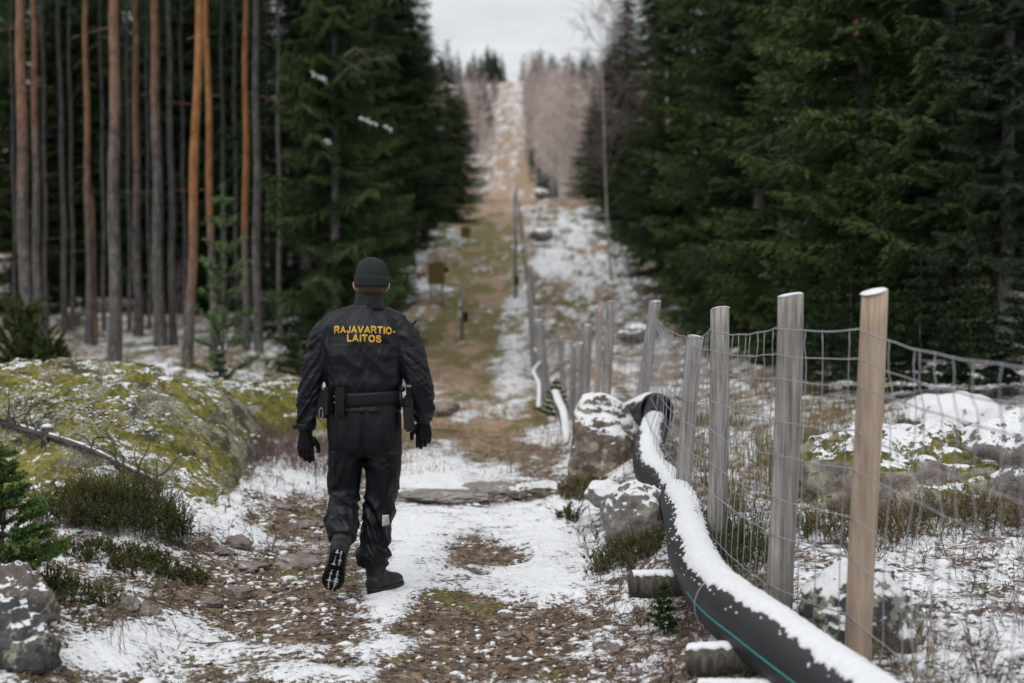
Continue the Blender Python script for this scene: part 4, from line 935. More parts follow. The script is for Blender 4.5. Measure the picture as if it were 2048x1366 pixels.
mk('mouth', *box(HX + .016, .118, 1.622, .045, .012, .010), fabric_material('lips', (.35, .14, .12), (.38, .16, .13)), person)
# hair at the nape
mb = MB(); mb.add(*loft([ell((HX + .003, -.004, z), rx, ry, 30) for z, rx, ry in ((1.615, .066, .074), (1.64, .076, .093), (1.68, .079, .101), (1.70, .079, .101))]))
Vh, Fh = mb.arr(); Vh[:, 1] = np.minimum(Vh[:, 1], 0.02)
mk('hair', Vh, Fh, M_hair, person)
# ---- beanie: dome with a turned-up cuff and crown seams
def dome(zs, rxs, rys, cx, cy, tilt):
    rings = [ell((0, 0, z), rx, ry, 48, 2.1) for z, rx, ry in zip(zs, rxs, rys)]
    V, Fs = loft(rings); a = math.radians(tilt)
    c, s = math.cos(a), math.sin(a); V = np.stack([V[:, 0] * c + (V[:, 2] - 1.68) * s, V[:, 1], -V[:, 0] * s + (V[:, 2] - 1.68) * c + 1.68], 1)
    return V + [cx, cy, 0], Fs
zs = np.array([1.690, 1.715, 1.74, 1.765, 1.785, 1.801, 1.812, 1.818]); V, Fs = dome(zs, np.array([.089, .090, .088, .082, .072, .056, .036, .012]), np.array([.114, .115, .112, .103, .09, .07, .044, .014]), HX + .003, .008, 1)
V = V + (V - [HX, 0, 1.70]) * (0.012 * fbm(V[:, 0]*22, V[:, 1]*22, V[:, 2]*30, 3))[:, None]
be = mk('beanie', V, Fs, M_beanie, person)
zs = np.array([1.657, 1.660, 1.675, 1.700, 1.714, 1.718, 1.716]); V, Fs = dome(zs, np.array([.088, .0935, .0955, .0955, .0945, .092, .088]), np.array([.113, .1185, .1205, .1205, .1195, .117, .112]), HX + .003, .008, 1)
V = V + (V - [HX, 0, 1.69]) * (0.015 * fbm(V[:, 0]*30, V[:, 1]*30, V[:, 2]*60, 2))[:, None]
mk('cuff', V, Fs, M_beanie, be)
bvh_b = BVHTree.FromPolygons([tuple(v.co) for v in be.data.vertices], [tuple(p.vertices) for p in be.data.polygons])
for ang in (-90, -20, 200):
    P = []
    for e in np.linspace(84, 42 if ang == -90 else 30, 14):
        d = Vector((math.cos(R(ang)) * math.cos(R(e)), math.sin(R(ang)) * math.cos(R(e)), math.sin(R(e))))
        h = bvh_b.ray_cast(Vector((HX, .008, 1.70)) + d * 0.5, -d)
        if h[0]: P.append(np.array(h[0] + d * 0.0005))
    if len(P) > 3: mk('seam', *tube(np.array(P), 0.0016, 5), M_beanie, be)

# ---- jacket
ARM_L = [(-.165, 0, 1.440), (-.232, -.012, 1.37), (-.292, -.03, 1.17), (-.318, -.015, .985), (-.328, .0, .905)]
ARM_R = [(.155, 0, 1.437), (.216, -.008, 1.36), (.280, -.03, 1.16), (.300, .035, 1.03), (.296, .095, .955)]
mb = MB()
TORSO = [(0.988, .196, .134), (1.0, .201, .140), (1.02, .196, .134), (1.06, .190, .127), (1.10, .194, .130), (1.14, .206, .142), (1.20, .209, .143), (1.30, .214, .143), (1.38, .217, .142), (1.44, .205, .128), (1.485, .165, .108), (1.515, .125, .095), (1.54, .092, .085), (1.56, .080, .080)]
mb.add(*loft([ell((-.016 + .03 * sst(1.4, 1.56, z), .0, z), rx, ry, 44, 2.5) for z, rx, ry in TORSO]))
mb.add(*limb(ARM_L, [.080, .078, .065, .060, .050], 24, 40)); mb.add(*limb(ARM_R, [.080, .078, .069, .063, .050], 24, 40))
mb.add(*limb([(-.03, 0, 1.515), (-.20, 0, 1.452)], [.062, .062], 16, 10)); mb.add(*limb([(.05, 0, 1.510), (.19, 0, 1.448)], [.062, .062], 16, 10))
me, V, N = remesh('jacket', mb, 0.0065, 7)
x, y, z = V.T
armw = sst(.21, .25, np.abs(x + .01) + 0.10 * sst(1.2, 1.45, z) * 0)
# creases: vertical pulls on the back, diagonal rings on the sleeves
w = perlin(x*3, y*3, z*3)
back = 3.6 * ridged(x*9 + w*0.8 + z*2.2*np.sign(x), y*3, z*3.0 + w) * 0.0042 + ridged(x*17 - z*7 + w, y*6, z*7) * 0.0065 + ridged(x*30 + w*3, y*9, z*16 + w*2) * 0.0022
slv = 2.8 * ridged(x*5 + w, y*5, z*17 + np.abs(x)*22 + w*1.5) * 0.0058 + ridged(x*9, y*9, z*30 - y*18 + w*2) * 0.005
low = np.exp(-((z - 1.135) / .035) ** 2) * ridged(x*26 + w*2, y*26, z*6) * 0.005      # gathers over the belt
sh = sst(1.40, 1.50, z)
V = V + N * ((1 - armw) * (back * (1 - .55 * sh) + low) + armw * slv)[:, None]
jacket = finish('jacket', me, V, M_jacket, person)
bvh = BVHTree.FromPolygons([tuple(v) for v in V], [tuple(p.vertices) for p in me.polygons])
def onback(px, pz, off=0.0):
    h = bvh.ray_cast(Vector((px, -1, pz)), Vector((0, 1, 0)))
    return (h[0].y if h[0] else -0.14) - off
# collar
V, Fs = loft([ell((HX - .008 + dx, .004 + dy, z), rx, ry, 40, 2.2) for z, rx, ry, dx, dy in ((1.53, .100, .092, -.004, 0), (1.555, .088, .087, 0, .002), (1.60, .080, .084, 0, .004), (1.632, .078, .084, 0, .006), (1.640, .076, .082, 0, .006), (1.634, .070, .076, 0, .006), (1.60, .068, .072, 0, .006))])
V[:, 2] += 0.010 * np.sin(V[:, 0] * 20) * sst(1.58, 1.64, V[:, 2]); V = V + (V - [HX, 0, 0]) * [1, 1, 0] * (0.05 * fbm(V[:, 0]*14, V[:, 1]*14, V[:, 2]*40, 3))[:, None]
V[:, 2] -= 0.055 * sst(.02, .09, V[:, 1]) * sst(1.58, 1.62, V[:, 2])     # open at the throat
co_ = mk('collar', V, Fs, M_jacket, jacket)
mk('hanger_loop', *tube([(HX - .012, -.090, 1.572), (HX - .010, -.096, 1.562), (HX + .004, -.096, 1.560), (HX + .006, -.090, 1.572)], .004, 6), M_nylon, jacket)
# yoke seam, side panels
def seam(pts, w=.0016, name='seam', mat=None, parent=None):
    P = np.array([(a, onback(a, b, .0005), b) for a, b in pts]); return mk(name, *tube(P, w, 5), mat or M_nylon, parent or jacket)
seam([(a, 1.345 - 0.02 * (a / .2) ** 2) for a in np.linspace(-.175, .165, 30)])
seam([(-.178 - .012 * math.sin(q * 3), 1.43 - .27 * q) for q in np.linspace(0, 1, 22)]); seam([(.160 + .012 * math.sin(q * 3), 1.43 - .27 * q) for q in np.linspace(0, 1, 22)])
# lettering on the back
GLYPH = {'R': [[(0, 0), (0, 1), (.5, 1), (.68, .93), (.74, .76), (.68, .58), (.5, .5), (0, .5)], [(.42, .5), (.78, 0)]], 'A': [[(0, 0), (.42, 1), (.84, 0)], [(.16, .30), (.68, .30)]],
    'J': [[(.52, 1), (.52, .28), (.46, .1), (.27, .0), (.08, .1), (.0, .30)]], 'V': [[(0, 1), (.42, 0), (.84, 1)]], 'T': [[(0, 1), (.74, 1)], [(.37, 1), (.37, 0)]], 'I': [[(.05, 0), (.05, 1)]],
    'O': [[(.42 + .42 * math.cos(q), .5 + .5 * math.sin(q)) for q in np.linspace(0, 2 * math.pi, 21)]], '-': [[(0, .36), (.30, .36)]], 'L': [[(0, 1), (0, 0), (.58, 0)]],
    'S': [[(.66, .78), (.56, .95), (.34, 1), (.12, .94), (.04, .77), (.14, .60), (.36, .52), (.58, .44), (.70, .26), (.60, .07), (.36, 0), (.12, .06), (.02, .24)]]}
def lettering(txt, cx, cz, width, height, sag):
    """bold printed capitals, each stroke a strip that follows the cloth"""
    th = .115; adv = {c: max(p[0] for st in g for p in st) for c, g in GLYPH.items()}; gap = .34; x0 = 0; strokes = []
    for ch in txt:
        for st in GLYPH[ch]:
            P = np.array(st, float); P[:, 0] += x0; P[:, 1] = th + P[:, 1] * (1 - 2 * th); strokes.append(P)
        x0 += adv[ch] + gap
    tot = x0 - gap; k = width / (tot + 2 * th); V, Q = [], []; n = 0
    for si, P in enumerate(strokes):
        seg = [P[0]]
        for a, b in zip(P[:-1], P[1:]):
            m = max(1, int(np.linalg.norm(b - a) / .12)); seg += [a + (b - a) * (i + 1) / m for i in range(m)]
        P = np.array(seg); T = np.gradient(P, axis=0)
        sharp = [i for i in range(1, len(P) - 1) if np.dot(P[i] - P[i-1], P[i+1] - P[i]) < .8 * np.linalg.norm(P[i] - P[i-1]) * np.linalg.norm(P[i+1] - P[i])]
        T /= np.linalg.norm(T, axis=1)[:, None]; N = np.stack([-T[:, 1], T[:, 0]], 1)
        w = np.full(len(P), th)
        for i in sharp: w[i] = th * 1.25
        if not np.allclose(P[0], P[-1]):
            P = np.vstack([P[0] - T[0] * th * .55, P, P[-1] + T[-1] * th * .55]); N = np.vstack([N[0], N, N[-1]]); w = np.r_[th, w, th]
        for sd in (1, -1):
            X = cx - width / 2 + th * k + (P[:, 0] + sd * N[:, 0] * w) * k; Z = cz + ((P[:, 1] + sd * N[:, 1] * w) - .5) * height; u = (X - cx) / width * 2; Z = Z - sag * u * u - .0035 * u
            V.append(np.stack([X, [onback(a, c, .0022 + .0002 * (si % 3)) for a, c in zip(X, Z)], Z], 1))
        m = len(P); i = np.arange(m - 1); Q.append(np.stack([i, i + 1, i + m + 1, i + m], 1) + n); n += 2 * m
    return mk('lettering', np.concatenate(V), np.concatenate(Q), M_print, jacket, smooth=False)
l1 = lettering('RAJAVARTIO-', 0.0, 1.432, .326, .041, .006); l2 = lettering('LAITOS', 0.0, 1.386, .182, .041, .001)
l1['label'] = 'yellow lettering RAJAVARTIO-'; l2['label'] = 'yellow lettering LAITOS'
# sleeve cuffs with straps
mk('sleeve_cuff', *limb([(-.3275, -.001, .925), (-.330, .002, .893)], [.056, .053], 20, 5), M_jacket, jacket)
mk('cuff_strap', *box(-.385, -.004, .906, .024, .03, .022), M_nylon, jacket)
mk('sleeve_cuff', *limb([(.297, .085, .97), (.296, .10, .942)], [.057, .053], 20, 5), M_jacket, jacket)
mk('cuff_strap', *box(.352, .03, 1.003, .028, .03, .022), M_nylon, jacket)
mk('pen', *tube([(.225, .06, 1.43), (.262, .07, 1.478)], .008, 8), M_plastic, jacket)

# ---- trousers
LEG_L = [(-.100, 0, .93), (-.112, .01, .76), (-.134, .045, .535), (-.124, -.08, .43), (-.108, -.205, .325)]
LEG_R = [(.080, 0, .93), (.088, .012, .76), (.068, .05, .52), (.040, .045, .33), (.024, .040, .14)]
mb = MB()
mb.add(*loft([ell((-.014, .0, z), rx, ry, 40, 2.5) for z, rx, ry in ((1.06, .188, .126), (1.0, .196, .132), (.93, .201, .136), (.86, .200, .132), (.80, .190, .118), (.765, .165, .098), (.74, .11, .07))]))
mb.add(*limb(LEG_L, [.102, .099, .090, .086, .068], 26, 44)); mb.add(*limb(LEG_R, [.102, .099, .089, .086, .077], 26, 44))
me, V, N = remesh('trousers', mb, 0.0065, 7)
x, y, z = V.T; w = perlin(x*3.3 + 5, y*3.3, z*3.3)
leg = sst(.80, .70, z) if False else 1 - sst(.70, .82, z)
lower = 1 - sst(.50, .62, z)
sgn = np.sign(x + .02)
f = ridged(x*6 + w, y*5, z*9 + sgn*x*12 + w*2.2) * 0.016 + ridged(x*12 + w, y*12, z*15 - sgn*x*10 + w*3) * 0.0085 + ridged(x*26 + w*2, y*20, z*34 + w*4) * 0.0025
gath = ridged(x*30 + w*2, y*22, z*5) * 0.005 * np.exp(-((z - np.where(x < -.05, .345, .165)) / .035) ** 2)
seat = ridged(x*11 + w, y*4, z*4 + np.abs(x)*9) * 0.0075
gw = ridged(x*34, y*20, z*3) * 0.004 * np.exp(-((z - .97) / .03) ** 2)
bag = 0.016 * np.exp(-((z - np.where(x < -.05, .40, .205)) / .04) ** 2) * (1 - sst(.5, .6, z))
V = V + N * (leg * f * (0.6 + 0.45 * lower) + (1 - leg) * seat + gath + gw + bag)[:, None]
V[:, 1] += np.where(z > .72, 0.012 * np.exp(-((x + .012) / .012) ** 2), 0)      # centre seam
trousers = finish('trousers', me, V, M_trouser, person)
bvt = BVHTree.FromPolygons([tuple(v) for v in V], [tuple(p.vertices) for p in me.polygons])
def patch(name, x0, x1, z0, z1, off, mat, parent, n=10, bulge=0.0, thick=0.004, tilt=0.0):
    """a sewn-on piece that follows the cloth behind it"""
    A, Bz = np.meshgrid(np.linspace(x0, x1, n), np.linspace(z0, z1, n)); A = A + tilt * (Bz - z0)
    Yv = np.empty_like(A)
    for q in np.ndindex(A.shape):
        h = bvt.ray_cast(Vector((A[q], -1, Bz[q])), Vector((0, 1, 0))); Yv[q] = h[0].y if h[0] else np.nan
    Yv = np.where(np.isnan(Yv), np.nanmax(Yv), Yv)
    u = np.linspace(-1, 1, n); bl = bulge * (1 - u[None] ** 4) * (1 - u[:, None] ** 4)
    f_ = np.stack([A, Yv - off - bl, Bz], -1).reshape(-1, 3); b_ = f_ + [0, thick + off + .01, 0]
    ii = np.arange(n-1)[:, None]*n; jj = np.arange(n-1)[None]; Q = np.stack([ii+jj, ii+jj+1, ii+n+jj+1, ii+n+jj], -1).reshape(-1, 4)
    e = np.concatenate([np.arange(n-1), np.arange(n-1)*n + n-1, n*n-1-np.arange(n-1), (n-1-np.arange(n-1))*n]); e2 = np.roll(e, -1)
    S = np.stack([e2, e, e + n*n, e2 + n*n], 1)
    return mk(name, np.vstack([f_, b_]), np.vstack([Q, S]), mat, parent)
patch('cargo_pocket', .128, .172, .56, .78, .0015, M_trouser, trousers, 14, .007); patch('cargo_pocket', -.204, -.165, .57, .78, .0015, M_trouser, trousers, 14, .006)
patch('reflective_patch', .084, .118, .370, .43, .002, M_reflect, trousers, 6); patch('reflective_patch', -.222, -.203, .46, .535, .002, M_reflect, trousers, 6)

# seams down the back of each leg and across the seat
def tseam(pts):
    P = []
    for a, b in pts:
        h = bvt.ray_cast(Vector((a, -1, b)), Vector((0, 1, 0)))
        if h[0]: P.append((h[0].x, h[0].y - .0004, h[0].z))
    if len(P) > 3: mk('seam', *tube(np.array(P), .0015, 5), M_nylon, trousers)
tseam([(-.014, z) for z in np.linspace(.98, .74, 20)]); tseam([(.118 - .05 * (.98 - z), z) for z in np.linspace(.95, .56, 26)]); tseam([(-.150 - .02 * (.98 - z), z) for z in np.linspace(.95, .60, 26)])

# ---- belt with pouches, holster and pistol
V, Fs = loft([ell((-.016, 0, z), rx, ry, 48, 2.5) for z, rx, ry in ((1.028, .196, .134), (1.030, .203, .141), (1.045, .205, .143), (1.080, .205, .143), (1.094, .203, .141), (1.096, .196, .134))])
V[:, 2] += 0.006 * np.sin(V[:, 0] * 9); belt = mk('duty_belt', V, Fs, M_nylon, person)
for zz in (1.040, 1.084): mk('stitching', *tube(np.array([(a, -.1455 * (max(0, 1 - abs((a + .016) / .206) ** 2.5)) ** 0.4, zz + .006 * math.sin(a * 9)) for a in np.linspace(-.13, .11, 24)]), .0009, 4), M_plastic, belt)
def rbox(name, c, s, mat, parent, rot=(0, 0, 0), bev=.006):
    b = bmesh.new(); bmesh.ops.create_cube(b, size=1.0); bmesh.ops.scale(b, vec=s, verts=b.verts); bmesh.ops.bevel(b, geom=b.edges[:], offset=bev, segments=2, affect='EDGES')
    me = bpy.data.meshes.new(name); b.to_mesh(me); b.free(); me.materials.append(mat)
    for p in me.polygons: p.use_smooth = False
    o = link(name, me, parent, c); o.rotation_euler = rot; return o
p1 = rbox('pouch', (-.185, -.125, 1.055), (.048, .045, .145), M_leather, belt, (0, 0, .7)); rbox('flap', (0, -.024, .035), (.05, .008, .07), M_leather, p1)
for zz in (.012, -.020): V, Fc = ico(2); mk('snap', V * [.005, .003, .005] + [.012, -.029, zz + .01], Fc, M_steel, p1)
p2 = rbox('pouch', (-.128, -.152, 1.050), (.046, .038, .160), M_nylon, belt, (0, 0, .25)); rbox('flap', (0, -.016, .042), (.050, .014, .080), M_nylon, p2); rbox('strap', (0, -.018, -.045), (.03, .006, .05), M_leather, p2)
p3 = rbox('pouch', (-.225, -.045, 1.03), (.05, .06, .15), M_nylon, belt, (0, .12, 1.2)); mk('karabiner', *tube(np.array([(-.232 + .010 * math.cos(q), -.115, .985 + .03 * math.sin(q)) for q in np.linspace(0, 6.28, 18)]), .0022, 6), M_steel, belt)
hol = rbox('holster', (.228, -.05, .980), (.056, .06, .195), M_plastic, belt, (-.12, -.05, 0), .012); rbox('clasp', (-.004, -.032, .055), (.034, .012, .04), M_nylon, hol); rbox('rib', (0, -.033, -.025), (.014, .010, .10), M_plastic, hol)
gun = rbox('pistol_grip', (.234, -.062, 1.100), (.036, .045, .080), M_plastic, belt, (.35, 0, 0), .009); rbox('magazine_base', (0, -.004, .040), (.028, .044, .012), M_steel, gun, (0, 0, 0), .004)
mk('keeper', *tube([(.188, -.09, 1.10), (.192, -.10, 1.06), (.195, -.085, 1.02)], .010, 8), M_nylon, belt)
V, Fc = ico(3); mk('radio_knob', V * [.018, .018, .016] + [.195, -.07, 1.112], Fc, M_plastic, belt)

# ---- gloves: palm, four fingers and a thumb each
def glove(wrist, down, fwd, out, curl, mirror, spread=0.10):
    """down: pointing along the hand, out: from palm centre to the thumb side, fwd: palm-normal direction fingers curl to"""
    D, Fw, O = [np.array(v, float) / np.linalg.norm(v) for v in (down, fwd, out)]
    W = np.array(wrist, float); mb = MB()
    A = np.stack([O, Fw, D], 1)
    mb.add(*loft([ell(W + D * s, 1, 1, 20, 2.4, None) * 0 + (ell((0, 0, 0), rx, ry, 20, 2.4) @ A.T + W + D * s + O * ox) for s, rx, ry, ox in ((-.045, .036, .032, 0), (0, .034, .027, 0), (.03, .040, .024, 0), (.06, .045, .022, 0), (.085, .044, .020, 0), (.098, .038, .015, 0))]))
    for k, (ox, L, r) in enumerate(((.033, .072, .0115), (.011, .080, .0118), (-.012, .074, .0112), (-.033, .058, .0100))):
        b = W + D * (.085 - .004 * abs(k - 1)) + O * ox; P = [b]; d = D + O * (ox * spread * 10 * .1)
        for q, (ln, cu) in enumerate(((.42, curl * .5), (.33, curl), (.25, curl * 1.1))):
            ang = sum((curl * .5, curl, curl * 1.1)[:q + 1]) * (1 + .12 * k); v = d * math.cos(ang) + Fw * math.sin(ang); P.append(P[-1] + v * L * ln)
        mb.add(*limb(P, [r * 1.05, r, r * .95, r * .8], 12, 16))
    b = W + D * .025 + O * .036; P = [b, b + D * .030 + O * .020 + Fw * .008, b + D * .058 + O * .026 + Fw * .016, b + D * .080 + O * .024 + Fw * .022]
    mb.add(*limb(P, [.016, .0145, .0125, .0095], 12, 14))
    me, V, N = remesh('glove', mb, 0.0028, 2)
    V = V + N * (ridged(V[:, 0]*60, V[:, 1]*60, V[:, 2]*40) * .0010)[:, None]
    return finish('glove', me, V, M_leather, person)
glove((-.330, .0, .865), (-.02, .06, -1), (.35, 1, 0), (.95, .30, 0), .26, 1)
glove((.296, .115, .925), (.03, .10, -1), (-.3, 1, 0), (-.95, -.05, 0), .30, -1)

# ---- boots
def boot(name):
    """local: heel at origin, toe along +y, sole at z=0"""
    mb = MB()
    mb.add(*loft([ell((0, 0, 0), rx, rz, 24, 2.4) @ np.array([[1, 0, 0], [0, 0, 1], [0, 1, 0]]) + [cx, y, cz] for y, rx, rz, cz, cx in ((-.005, .026, .030, .052, 0), (.01, .036, .042, .058, 0), (.05, .040, .055, .070, 0), (.10, .042, .056, .070, .002), (.15, .047, .046, .058, .004), (.20, .050, .038, .050, .004), (.245, .046, .034, .046, .003), (.275, .034, .028, .042, .002), (.288, .018, .018, .040, .002))]))
    mb.add(*limb([(0, .052, .06), (0, .048, .14), (0, .042, .24)], [.046, .048, .054], 20, 14))
    me, V, N = remesh('upper', mb, 0.0045, 4); V[:, 2] = np.maximum(V[:, 2], .024)
    V = V + N * (ridged(V[:, 0]*20, V[:, 1]*14, V[:, 2]*34) * .0018 * (V[:, 2] > .06))[:, None]
    e = empty(name); e.parent = person
    finish('upper', me, V, M_boot, e)
    def outline(q):
        a = np.linspace(0, 2 * math.pi, 40, endpoint=False); u = (1 - np.cos(a)) / 2; yy = -.012 + u * .306
        hw = np.interp(u, [0, .03, .12, .3, .42, .62, .78, .9, .97, 1], [0, .022, .039, .038, .038, .049, .053, .043, .024, 0]) + q
        return np.stack([np.sign(np.sin(a)) * hw + .002 + .004 * np.sin(u * 3), yy], 1)
    rings = [np.column_stack([outline(q), np.full(40, z)]) for q, z in ((-.001, .010), (.0, .012), (.002, .020), (.001, .030), (-.004, .036))]
    sole = mk('sole', *loft(rings), M_plastic, e)
    lug = MB(); sn_ = MB(); rr = np.random.default_rng(8)
    for yy in np.arange(.002, .285, .017):
        if .095 < yy < .125: continue
        hw = np.interp(yy, [0, .05, .1, .18, .24, .285], [.028, .036, .036, .048, .044, .022])
        for s in (-1, 0, 1):
            lug.add(*box(.004 + s * hw * .66, yy, .005, hw * .50, .0105, .012))
        for s in (-.33, .33):
            if rr.random() < .75: V_, F_ = ico(1); sn_.add(V_ * [hw * .32, .009, .007] * rr.uniform(.5, 1.4) + [.004 + s * hw, yy + .006, .005], F_)
    lug.build('tread', M_plastic, sole, False)['kind'] = 'stuff'; sn_.build('packed_snow', M_snow, sole)['kind'] = 'stuff'
    return e
b = boot('boot'); b.location = (.024, -.02, -.008); b.rotation_euler = (0, 0, R(-22)); b.scale = (1.18, 1.08, 1.05)
# trailing foot: heel raised, sole turned to the camera
b = boot('boot'); b.rotation_euler = (Matrix.Rotation(R(9), 3, 'Y') @ Matrix.Rotation(R(-57), 3, 'X') @ Matrix.Rotation(R(6), 3, 'Z')).to_euler(); b.scale = (1.12, 1.02, 1.05)
b.location = Vector((-.108, -.205, .345)) - b.rotation_euler.to_matrix() @ Vector((0, .048, .165))
# ================================================================== FENCE
def wood_material(name, c0, c1, c2, warm=0.0):
    t = NT(name); v = t.mapv((1, 1, 0.05)); n1 = t.noise(34, 6, 0.65, v); n2 = t.noise(120, 4, 0.6, v); big = t.noise(3, 3)
    k = t.math('ADD', t.math('MULTIPLY', n1, 0.7), t.math('MULTIPLY', n2, 0.3))
    c = t.ramp(k, [(0.33, c0), (0.5, c1), (0.66, c2)]); c = t.mix(t.step(big, 0.5, 0.75, 0, 0.35), c, c0)
    kn = t.vor(2.6, t.mapv((1.4, 1.4, 0.9))); c = t.mix(t.step(kn, 0.13, 0.05, 0, 0.6), c, (c0[0] * .6, c0[1] * .5, c0[2] * .45))
    return t.done(c, 0.85, bump=k, bstr=0.8, bdist=0.008, spec=0.15)
M_wood_grey = wood_material('weathered_wood', (0.075, 0.069, 0.065), (0.27, 0.25, 0.235), (0.45, 0.43, 0.41))
M_wood_tan = wood_material('fresh_wood', (0.20, 0.145, 0.105), (0.40, 0.305, 0.23), (0.50, 0.405, 0.32))
M_wood_dark = wood_material('dark_wood', (0.022, 0.020, 0.018), (0.075, 0.068, 0.058), (0.17, 0.155, 0.135))
t = NT('galvanised_wire'); M_wire = t.done(t.mix(t.noise(25, 3), (0.24, 0.245, 0.265), (0.40, 0.41, 0.44)), 0.5, Metallic=0.3)
fence = empty('fence', (1.1, 5.3, 0)); tag(fence, 'wooden post and galvanised wire mesh fence running up the clearing', 'fence')
FO = np.array([1.1, 5.3, 0])
POSTS = [ # top px, base px, Y, width px, material, snow
    ((2280, 560), (2270, 1560), 3.3, 80, M_wood_grey), ((1747, 584), (1720, 1345), 5.3, 54, M_wood_tan), ((1581, 591), (1562, 1240), 5.9, 53, M_wood_grey), ((1441, 618), (1432, 1115), 7.6, 39, M_wood_grey), ((1392, 674), (1366, 960), 8.9, 32, M_wood_grey),
    ((1311, 603), (1282, 820), 13.3, 24, M_wood_grey), ((1221, 604), (1211, 850), 14.2, 19, M_wood_grey), ((1198, 615), (1195, 830), 15.6, 13, M_wood_tan), ((1175, 650), (1170, 850), 16.2, 17, M_wood_grey), ((1148, 690), (1143, 840), 17.6, 13, M_wood_grey),
    ((1162, 686), (1160, 830), 18.0, 11, M_wood_grey), ((1122, 673), (1127, 800), 19.6, 11, M_wood_grey), ((1077, 640), (1092, 780), 22.5, 19, M_wood_grey), ((1072, 615), (1082, 740), 26, 13, M_wood_grey), ((1058, 530), (1066, 680), 30, 12, M_wood_grey)]
tops = []
def post(top, base, w, mat, seed, snow=True):
    rng = np.random.default_rng(seed); n = 24; r = w / 2
    zs = np.linspace(0, 1, 16); P = base[None] + (top - base)[None] * zs[:, None]
    P = P + np.stack([0.006 * np.sin(zs * 5 + seed), 0.006 * np.cos(zs * 4 + seed), 0 * zs], 1)
    V, Fs = tube(P, r * (1.04 - 0.08 * zs), n)
    ang = np.arctan2(V[:, 1] - np.interp(V[:, 2], P[:, 2], P[:, 1]), V[:, 0] - np.interp(V[:, 2], P[:, 2], P[:, 0]))
    d = V - np.stack([np.interp(V[:, 2], P[:, 2], P[:, 0]), np.interp(V[:, 2], P[:, 2], P[:, 1]), V[:, 2]], 1)
    V = V + d * (0.07 * perlin(np.cos(ang) * 3 + seed, np.sin(ang) * 3, V[:, 2] * 1.5))[:, None]
    sl = rng.uniform(-0.25, 0.25, 2); tp = slice(15 * n, 16 * n)     # slanting saw cut
    for idx in list(range(15 * n, 16 * n)) + [len(V) - 1]: V[idx, 2] += (V[idx, 0] - top[0]) * sl[0] + (V[idx, 1] - top[1]) * sl[1]
    o = mk('post', V - FO, Fs, mat, fence)
    for p in o.data.polygons:
        if len(p.vertices) == 3: p.use_smooth = False
    if snow:
        C, Fc = ico(3); C = C * [r * .97, r * .97, 0.007 + 0.05 * r] * (1 + 0.10 * fbm(C[:, 0]*2 + seed, C[:, 1]*2, C[:, 2]*2, 2))[:, None]
        C[:, 2] = np.maximum(C[:, 2], -0.003); C[:, 2] += C[:, 0] * sl[0] + C[:, 1] * sl[1]
        mk('snow_cap', C + top - FO + [0, 0, .001], Fc, M_snow, o)
    return P
lines = []
for k, (tp, bp, Y, w, m) in enumerate(POSTS):
    T = np.array(at(*tp, Y)); B = np.array(at(*bp, Y)); g = gz1(B[0], B[1]) - 0.25
    f = (g - T[2]) / (B[2] - T[2]); B = T + (B - T) * f
    B[1] = Y + 0.03
    post(T, B, w * Y / F, m, 40 + k, k not in (7,))
    lines.append((T, B, w * Y / F / 2))
for k in range(8):
    Y = 35 + 7.0 * k; x = 0.52 - 0.25 * sst(30, 90, Y); g = gz1(x, Y); rr = np.random.default_rng(k + 5)
    T = np.array([x + rr.uniform(-.05, .05), Y, g + rr.uniform(1.15, 1.4)]); B = np.array([x, Y, g - .2])
    post(T, B, 0.08, M_wood_grey, 70 + k, False); lines.append((T, B, 0.05))
lines_s = sorted([l for l in lines], key=lambda l: l[1][1])
WZ = np.array([.06, .19, .41, .56, .74, .885, 1.055, 1.155, 1.262])
def anchor(l, h, side=-1):
    T, B, r = l; g = gz1(B[0], B[1]); z = min(g + h, T[2] - 0.04 * (1.30 - h)) if h > 0.9 else g + h * min(1.0, (T[2] - g) / 1.32)
    f = (z - B[2]) / (T[2] - B[2]); p = B + (T - B) * f
    return p + np.array([side * (r + 0.004), -0.3 * r, 0])
far = MB()
